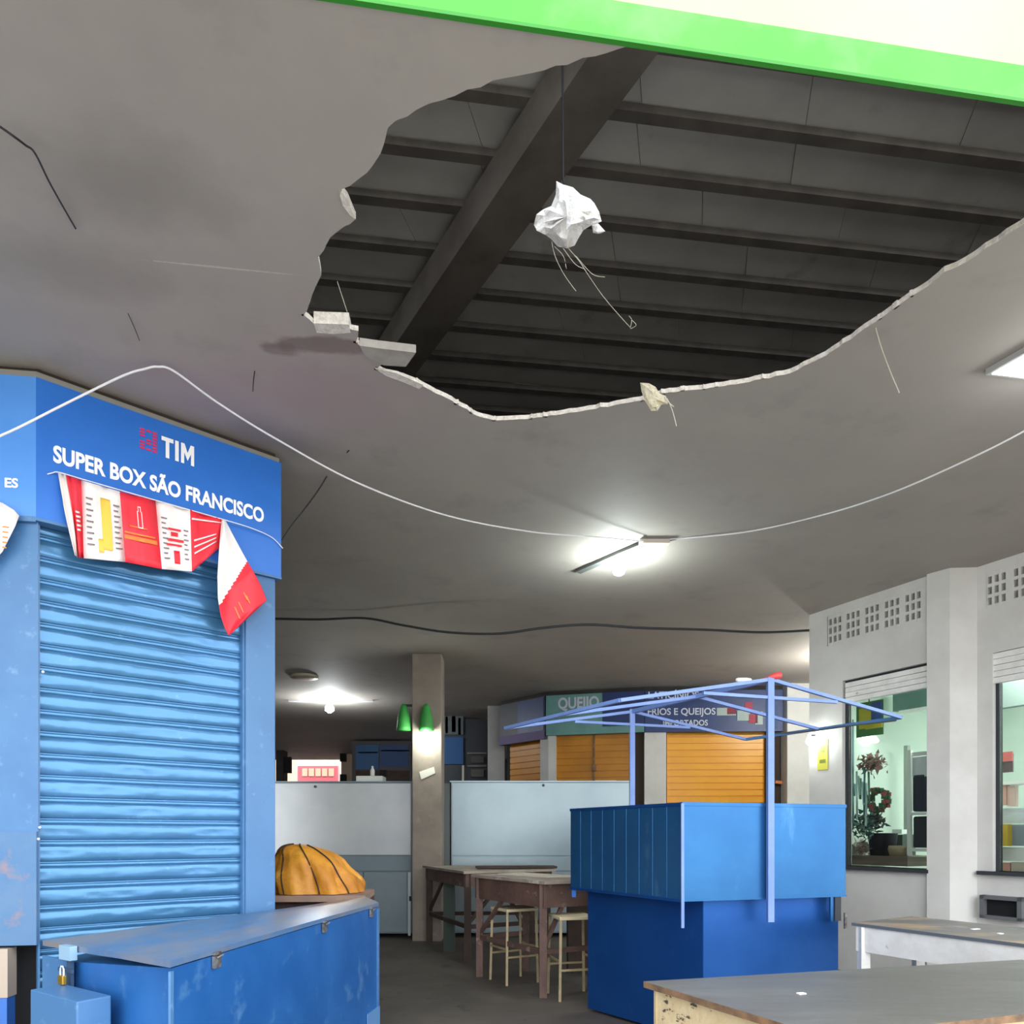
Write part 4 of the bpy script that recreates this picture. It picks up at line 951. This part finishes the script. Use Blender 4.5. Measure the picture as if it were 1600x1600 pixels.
cable('loose_wire', [atz(0,198,CEIL-.03), atz(20,212,CEIL-.05), atz(40,227,CEIL-.03), atz(55,240,CEIL-.06), atz(80,290,CEIL-.05), atz(118,357,CEIL-.01)], .004, m_wireb, 'thin dark wire dangling from the ceiling at the upper left')
cable('loose_wire', [W(436,850,5.0), W(455,822,5.05), W(480,790,5.1), W(500,762,5.1), W(520,730,5.05), atz(545,704,CEIL-.004)], .005, m_wireb, 'dark wire from the ceiling down to the right end of the blue sign')
cable('loose_wire', [atz(200,490,CEIL-.005), atz(210,512,CEIL-.02), atz(218,532,CEIL-.02)], .002, m_wireb, 'short thin wire end above the left booth')
cable('loose_wire', [atz(398,580,CEIL-.003), W(396,596,3.98), W(395,612,4.0)], .003, m_wireb, 'short dark wire end below the stained ceiling')

# ---------------------------------------------------------------- BROKEN PLASTER PIECES
def chunk(outline, Y, th, mt, name, label, cat='plaster', ctr=None, parent=None, rough=.02, seed=1):
    r_ = random.Random(seed); mb = MB(); n = len(outline)
    cx = sum(p[0] for p in outline)/n; cy = sum(p[1] for p in outline)/n
    ring = []; 
    for (k, d_) in ((1, th*.5), (.72, 0), (.38, -th*.25)):
        ring.append([at(cx+(x-cx)*k+r_.uniform(-1.2,1.2), cy+(y-cy)*k+r_.uniform(-1.2,1.2), Y+d_+r_.uniform(-rough, rough)) for x, y in outline])
    back = [at(cx+(x-cx)*.85, cy+(y-cy)*.85, Y+th*1.2) for x, y in outline]
    vs = ring[0]+ring[1]+ring[2]+[at(cx, cy, Y-th*.3)]+back+[at(cx, cy, Y+th*1.3)]
    fs = []
    for i in range(n):
        j = (i+1) % n
        fs += [(i, j, n+j, n+i), (n+i, n+j, 2*n+j, 2*n+i), (2*n+i, 2*n+j, 3*n), (j, i, 3*n+1+i, 3*n+1+j), (3*n+1+j, 3*n+1+i, 4*n+1)]
    mb.add(vs, fs); o = mb.build(name, mt, parent)
    if parent is None: tag(o, label, cat)
    return o
CY = 3.75
hc = thing('hanging_plaster_chunk', 'bright white plaster chunk with loose fibres hanging in the ceiling hole', 'plaster', at(885, 340, CY))
chunk([(870,282),(880,288),(895,292),(908,303),(922,312),(928,318),(935,332),(940,345),(925,352),(912,360),(905,372),(898,384),(885,388),(872,384),(862,374),(852,366),(838,360),(834,350),(838,335),(850,326),(862,322),(868,305)], CY, .10, m_chunk, 'plaster_lump', '', parent=hc, rough=.03)
chunk([(884,302),(898,298),(912,308),(925,316),(930,330),(937,343),(920,348),(898,356),(884,360),(886,340)], CY-.08, .03, m_chunk, 'plaster_flake', '', parent=hc, rough=.012, seed=4)
chunk([(924,351),(935,350),(946,361),(936,366),(926,364)], CY-.02, .02, m_chunk, 'plaster_flake', '', parent=hc, rough=.004, seed=6)
mb = MB(); rf_ = random.Random(9)
for pts in ([(888,388),(905,408),(918,428),(940,460),(965,490),(985,512)], [(862,378),(868,402),(882,430),(900,455)], [(880,388),(898,412),(912,420)], [(900,400),(925,428),(945,433)], [(985,512),(987,500),(983,494)], [(985,514),(994,508),(987,500)], [(866,385),(880,400),(885,420)]):
    mb.tube(spline([at(x, y, CY+rf_.uniform(-.02,.05)) for x, y in pts], 5), .0018, 5)
mb.build('loose_fibres', m_fibre, hc)
# rod that carries the chunk from the beam
mb = MB().tube([at(884, 300, CY+.05), at(880, 280, CY+.1), V((at(880,280,CY+.1).x, CY+.15, BZ+.02))], .006, 6); mb.build('hanger_wire', m_wireb, hc)
ec = thing('hanging_plaster_chunk', 'small cream plaster fragment dangling on the far edge of the ceiling hole', 'plaster', at(1020, 620, 4.0))
chunk([(1001,597),(1015,599),(1024,604),(1032,614),(1040,620),(1043,632),(1032,634),(1027,641),(1018,642),(1008,626),(1003,612)], 4.02, .04, M('cream_plaster', '#ddd4bc', '#c4ba9c', 30, rough=.95, bump=.8, bscale=40), 'plaster_lump', '', parent=ec, rough=.01)
mb = MB().tube(spline([at(1042,622,4.02), at(1050,640,4.02), at(1057,666,4.02)], 5), .003, 5).tube(spline([at(1038,620,4.02), at(1046,630,4.02), at(1053,636,4.02)], 5), .003, 5); mb.build('loose_fibres', m_fibre, ec)
cable('loose_fibre', [atz(1368,512,CEIL+.0), W(1376,540,3.66), W(1390,578,3.7), W(1405,614,3.75)], .003, m_fibre, 'pale fibre hanging from the right edge of the ceiling hole', 'fibre')
cable('loose_fibre', [atz(527,440,CEIL+.2), W(540,480,3.6), W(553,520,3.7)], .002, m_fibre, 'pale fibre hanging at the left edge of the ceiling hole', 'fibre')
# broken gypsum board pieces lying in the hole
def board(pix, z, th, label, mt=m_plast, tilt=0):
    pts = [atz(x, y, z) for x, y in pix]; mb = MB(); n = len(pts)
    vs = [p+V((0,0,tilt*i)) for i, p in enumerate(pts)]; vs += [p+V((0,0,th)) for p in vs]
    fs = [tuple(range(n)), tuple(range(n, 2*n))[::-1]]+[(i, (i+1)%n, n+(i+1)%n, n+i) for i in range(n)]
    tag(mb.add(vs, fs).build('broken_board', mt), label, 'board')
board([(562,540),(590,544),(650,551),(634,573),(600,571),(572,560)], CEIL-.004, .042, 'broken white board corner jutting into the hole above the left rim', M('board_paint', '#aba69e', '#9a958e', 8, rough=.8))
board([(490,505),(545,507),(548,520),(520,522),(495,520)], CEIL-.002, .06, 'short pale broken strip at the left end of the hole', m_plast)
board([(586,576),(620,583),(662,602),(655,608),(632,598),(604,588)], CEIL-.006, .012, 'thin peeled plaster lip along the left rim of the hole', m_plast)
board([(534,300),(543,312),(556,343),(548,338),(536,322),(531,306)], CEIL-.006, .03, 'small peeled plaster flake on the left rim of the hole', m_plast)

# ---------------------------------------------------------------- FAR LEFT BACKGROUND
p = at(1000, 0, 1)
def far_box(name, label, cat, x0, x1, Y, dep, z0, z1, mt, parts=(), group=None):
    a, b = at(x0, HY, Y), at(x1, HY, Y); t = thing(name, label, cat, ((a.x+b.x)/2, Y, z0), group)
    MB().prism([(a.x, Y), (b.x, Y), (b.x, Y+dep), (a.x, Y+dep)], z0, z1).build('booth_body', mt, t)
    for (xa, xb, ya, yb_, mm, nm) in parts:
        p, q = at(xa, ya, Y-.02), at(xb, yb_, Y-.02)
        MB().prism([(p.x, Y-.04), (q.x, Y-.04), (q.x, Y-.005), (p.x, Y-.005)], q.z, p.z).build(nm, mm, t)
    return t
far_box('shop_booth', 'dim blue booth behind the left steel cabinet, left of the beige pillar', 'booth', 550, 642, 19.0, 2.5, 0, CEIL-.05, col('#4a464a'),
   [(556,592,1164,1202,col('#2f5a86'),'sign_panel'), (594,638,1164,1198,col('#284878'),'sign_panel'), (596,640,1172,1174,col('#16284a'),'sign_stripe'), (560,590,1175,1177,col('#1a3454'),'sign_stripe'), (556,640,1204,1300,m_woodd,'shutter')])
far_box('shop_booth', 'dark blue booth just right of the beige pillar, behind the right cabinet', 'booth', 690, 728, 15.4, 1.5, 0, 4.0, col('#3c4248'),
   [(692,724,1152,1194,col('#2a5a90'),'lower_sign'), (694,724,1114,1148,col('#5c6468'),'upper_sign'), (696,700,1120,1146,col('#8a9294'),'sign_mark'), (706,712,1118,1144,col('#788084'),'sign_mark'), (716,720,1122,1148,col('#8a9294'),'sign_mark')])
sb = far_box('storage_rack', 'dark tall rack of shelves left of the pale far column', 'rack', 728, 762, 15.0, .8, 0, 3.95, col('#2c3038'),
   [(730,760,1176,1178,col('#7a7468'),'shelf'), (730,760,1196,1198,col('#7a7468'),'shelf'), (722,725,1196,1225,col('#c8beb0'),'upright'), (736,756,1182,1192,col('#4a4444'),'shelf_goods'), (736,756,1202,1214,col('#54504a'),'shelf_goods')])
# outside the rear opening
ob = thing('outdoor_stall', 'pink and red stall front in daylight beyond the rear opening', 'stall', (-8.3, 30, 0))
a, b = at(462, HY, 30), at(532, HY, 30)
MB().prism([(a.x, 30), (b.x, 30), (b.x, 31.5), (a.x, 31.5)], 0, EYE+117*30/F).build('stall_wall', col('#f0dcd0'), ob)
MB().prism([(a.x+.1, 29.95), (b.x-.1, 29.95), (b.x-.1, 29.99), (a.x+.1, 29.99)], .5, EYE+108*30/F).build('red_panel', col('#e8707a'), ob)
for k in range(5):
    x = a.x+.3+k*(b.x-a.x-.5)/5
    MB().prism([(x, 29.9), (x+.22, 29.9), (x+.22, 29.94), (x, 29.94)], EYE+92*30/F, EYE+104*30/F).build('panel_mark', col('#f4c8a8'), ob)
tag(MB().prism([(-30,60),(30,60),(30,62),(-30,62)], 0, 9).build('far_building', m_cream), 'pale building across the far street', 'building')
for (x0, x1, y0, y1, lab) in ((443,455,1183,1208,'dark loudspeaker box left of the red stall'), (532,541,1172,1190,'upper dark box on the pale far column'), (532,541,1210,1224,'lower dark box on the pale far column')):
    yy_ = 21.6 if x0 < 500 else 22.43
    a, b = at(x0, y0, yy_), at(x1, y1, yy_); tag(MB().box(((a.x+b.x)/2, yy_, (a.z+b.z)/2), (b.x-a.x, .15, a.z-b.z)).build('hanging_box', m_black), lab, 'box')

# ---------------------------------------------------------------- SHOP GOODS
def shopthing(name, cat, label, x0, x1, y0, y1, d, mt, th=.05, z0=None):
    """box facing the hall at distance d behind wall line"""
    a = onplane(x0, y1, W0, Wn, -d); b = onplane(x1, y1, W0, Wn, -d); c = onplane((x0+x1)/2, y0, W0, Wn, -d); e_ = onplane((x0+x1)/2, y1, W0, Wn, -d)
    mb = MB().slab(V((a.x,a.y,0)), V((b.x,b.y,0)), e_.z if z0 is None else z0, c.z, th, 0, 0, Wn)
    return tag(mb.build(name, mt), label, cat) if name else mb
shopthing('header_beam', 'beam', 'teal beam inside the left shop window at the top', 1395, 1500, 1072, 1103, 1.2, m_teal, .15)
shopthing('door_lintel', 'lintel', 'white rail below the teal beam in the left shop window', 1404, 1500, 1103, 1108, 1.15, m_white, .05)
fl = thing('hanging_flag', 'yellow green and blue flag hanging high in the left shop window', 'flag', onplane(1358, 1145, W0, Wn, -.6))
for (x0, x1, y0, y1, c_, nm) in ((1338,1380,1096,1150,'#4f7f4c','flag_field'),(1342,1364,1106,1138,'#c8b838','flag_patch'),(1361,1377,1097,1126,'#3c58a0','flag_disc'),(1352,1378,1130,1138,'#cfc040','flag_band')):
    mb = shopthing(None, '', '', x0, x1, y0, y1, .6-(.0 if nm == 'flag_field' else .012), None, .01); mb.build(nm, col(c_), fl)
hl = thing('hanging_lamp', 'glowing white lamp hanging in the left shop window below the flag', 'lamp', onplane(1357, 1158, W0, Wn, -.9))
c_ = onplane(1358, 1154, W0, Wn, -.9); m_soft = M('lit_shade', '#f4fff0', emit=2.2)
MB().lathe(c_-V((0,0,.05)), [(.10,0),(.11,.02),(.07,.08),(.02,.10)], 16).build('lamp_shade', m_soft, hl); MB().bar(c_+V((0,0,.05)), V((c_.x,c_.y,3.6)), .01).build('cord', m_gap, hl)
def wreath(x, y, d, R, c1, c2, label, seed):
    c = onplane(x, y, W0, Wn, -d); r_ = random.Random(seed); t = thing('wreath', label, 'wreath', c-V((0,0,R)))
    for mt, n_ in ((c1, 60), (c2, 40)):
        mb = MB()
        for k in range(n_):
            a = r_.uniform(0, 6.28); rr_ = R*r_.uniform(.7, 1.1); p = c+Wd*(math.cos(a)*rr_)+V((0,0,math.sin(a)*rr_))+Wn*r_.uniform(-.03,.03)
            mb.box(p, (.035*r_.uniform(.6,1.4),)*3, r_.uniform(0,3))
        mb.build('flower_cluster' if mt is c2 else 'leaf_cluster', mt, t)
wreath(1372, 1250, .5, .12, col('#3f6a4c'), col('#b85858'), 'red and green wreath in the left shop window', 1)
def clump(x, y, d, rx, rz, cs, label, name, cat, seed, n_=70, s_=.035):
    c = onplane(x, y, W0, Wn, -d); r_ = random.Random(seed); t = thing(name, label, cat, c-V((0,0,rz)))
    for i, mt in enumerate(cs):
        mb = MB()
        for k in range(n_):
            u, v, q = r_.gauss(0, .45), r_.gauss(0, .45), r_.gauss(0, .3)
            p = c+Wd*(u*rx)+V((0,0,v*rz))+Wn*(q*.08)
            mb.add([p, p+V((r_.uniform(-1,1), r_.uniform(-1,1), r_.uniform(-1,1)))*s_*1.5, p+V((r_.uniform(-1,1), r_.uniform(-1,1), r_.uniform(-1,1)))*s_*1.5, p+V((r_.uniform(-1,1),r_.uniform(-1,1),r_.uniform(-1,1)))*s_], [(0,1,2),(0,2,3),(0,3,1),(1,3,2)])
        mb.build('leaf_cluster' if i == 0 else 'flower_cluster', mt, t)
clump(1362, 1193, .45, .17, .10, [col('#8a7468'), col('#b09088')], 'brownish dried flower bunch in the left shop window', 'flower_bunch', 'flowers', 2)
clump(1350, 1290, .5, .16, .20, [col('#4e7470'), col('#8aa49c')], 'dark green potted plant low in the left shop window', 'leafy_plant', 'plant', 3)
clump(1346, 1324, .75, .10, .08, [col('#d8ccc4'), col('#c8a8a0')], 'pale artificial flowers at the bottom of the left shop window', 'flower_bunch', 'flowers', 4)
clump(1368, 1280, .6, .10, .14, [col('#6e7a78'), col('#54504e')], 'grey green sprigs above the dark tub in the left shop window', 'leafy_plant', 'plant', 5)
r_ = random.Random(8)
cn = thing('foil_streamer_curtain', 'teal and silver streamers down the left side of the left shop window', 'curtain', onplane(1328, 1300, W0, Wn, -.4))
for k in range(13):
    x = 1320+k*3.1; y0_ = 1110+r_.uniform(0, 30) if k < 5 else 1205+r_.uniform(-10, 20); y1_ = 1240+r_.uniform(0, 60)
    p, q_ = onplane(x, y0_, W0, Wn, -.42-r_.uniform(0,.06)), onplane(x+r_.uniform(-2,2), y1_, W0, Wn, -.42)
    MB().bar(p, q_, .022, .006).build('streamer', col(r_.choice(['#7fa8b0','#c4dcd8','#5c8a90','#a8c4c0','#4a7a6c'])), cn)
zp = onplane(1369, 1338, W0, Wn, -.40).z
c_ = onplane(1379, 1340, W0, Wn, -.75); tb = MB().lathe((c_.x, c_.y, zp), [(.13,0),(.16,.25),(.165,.26),(.15,.262),(.14,.10)], 20); tag(tb.build('dark_tub', col('#2c2c38')), 'black round tub standing in the left shop window', 'tub')
c_ = onplane(1404, 1336, W0, Wn, -.62); tag(MB().lathe((c_.x, c_.y, zp), [(.09,0),(.11,.08),(.10,.12)], 16).build('basket', col('#a08c74')), 'small tan basket right of the black tub', 'basket')
shopthing('display_table', 'table', 'dark table with glass top behind the black tub', 1388, 1410, 1304, 1330, 1.0, col('#44504e'), .25, zp)
shopthing('glass_dish', 'dish', 'pale dish on the dark display table', 1394, 1409, 1296, 1303, 1.05, col('#e4ecea', .2), .12)
shopthing('shop_plinth', 'plinth', 'brown plinth at the bottom inside the left shop window', 1320, 1418, 1338, 1352, .40, col('#6e6058'), .9)
shopthing('door_frame_post', 'post', 'grey door edge inside the left shop window', 1412, 1418, 1165, 1352, 1.4, col('#a8b0a8'), .05)
shopthing('wall_hook_rack', 'rack', 'small dark hook rack on the green shop wall', 1402, 1413, 1222, 1236, 2.86, col('#38484c'), .04)
shopthing('hanging_tool', 'tool', 'dark narrow tool hanging under the hook rack', 1408, 1413, 1236, 1254, 2.86, col('#38484c'), .04)
sf = thing('display_rack', 'white framed display rack at the right of the left shop window', 'rack', onplane(1435, 1352, W0, Wn, -.6))
for (x0, x1, y0, y1, c_, nm, dd) in ((1417,1423,1172,1337,'#e8ece8','upright',.58),(1423,1500,1172,1178,'#e0e0e0','top_rail',.60),(1422,1500,1180,1212,'#c8ccd0','header_card',.66),(1423,1500,1268,1273,'#ececec','shelf',.58),(1423,1500,1326,1331,'#ececec','shelf',.58)):
    shopthing(None, '', '', x0, x1, y0, y1, dd, None, .03).build(nm, col(c_), sf)
for (x0, x1, y0, y1, c_, lab) in ((1425,1447,1208,1268,'#2c2e40','dark bag on the upper shelf of the white display rack'),(1448,1470,1214,1268,'#6a6678','greyish bag beside the dark bag on the upper shelf'),(1426,1480,1275,1325,'#30323c','dark bag on the lower shelf of the white display rack')):
    o = shopthing('shop_bag', 'bag', lab, x0, x1, y0, y1, .66, col(c_), .12); bv = o.modifiers.new('bevel', 'BEVEL'); bv.width = .02; bv.segments = 2
# right window goods
def s2(name, cat, label, x0, x1, y0, y1, d, c_, th=.04):
    a = onplane(x0, y1, U0, Wn, -d); b = onplane(x1, y1, U0, Wn, -d); xm = (x0+x1)/2
    c = onplane(xm, y0, U0, Wn, -d); e_ = onplane(xm, y1, U0, Wn, -d)
    return tag(MB().slab(V((a.x,a.y,0)), V((b.x,b.y,0)), e_.z, c.z, th, 0, 0, Wn).build(name, col(c_)), label, cat)
s2('header_beam', 'beam', 'grey green beam inside the right shop window at the top', 1552, 1660, 1060, 1100, .8, '#8fa09c', .1)
pf_ = s2('picture_card', 'picture', 'red and black picture in the right shop window', 1558, 1582, 1178, 1207, .5, '#5a4c50', .02)
s2('picture_card', 'picture', 'red upper band above the black picture in the right window', 1558, 1582, 1175, 1190, .485, '#c86a66', .01)
s2('window_shelf', 'shelf', 'upper thin white shelf in the right shop window', 1556, 1660, 1219, 1224, .4, '#e8eaea', .25)
s2('pink_garment', 'garment', 'pink garment hanging left in the right shop window', 1560, 1572, 1226, 1258, .45, '#e0b4a8', .06)
s2('pink_garment', 'garment', 'paler pink garment second in the right shop window', 1574, 1586, 1228, 1260, .47, '#e4c4bc', .06)
s2('white_display', 'display', 'white display block across the right shop window', 1556, 1660, 1262, 1286, .5, '#d8e0e4', .2)
s2('yellow_package', 'package', 'yellow package in the right shop window', 1559, 1574, 1288, 1322, .42, '#dcb848', .08)
s2('grey_package', 'package', 'blue grey package right of the yellow package', 1576, 1660, 1288, 1322, .5, '#8a94a0', .1)
s2('white_display', 'display', 'lower white display block in the right shop window', 1556, 1660, 1324, 1346, .5, '#d8dcdc', .2)
s2('pink_box', 'box', 'pink box at the bottom left of the right shop window', 1561, 1578, 1348, 1368, .38, '#d0988c', .1)
s2('beige_box', 'box', 'beige box beside the pink box in the right shop window', 1580, 1660, 1348, 1368, .38, '#b8aca0', .1)
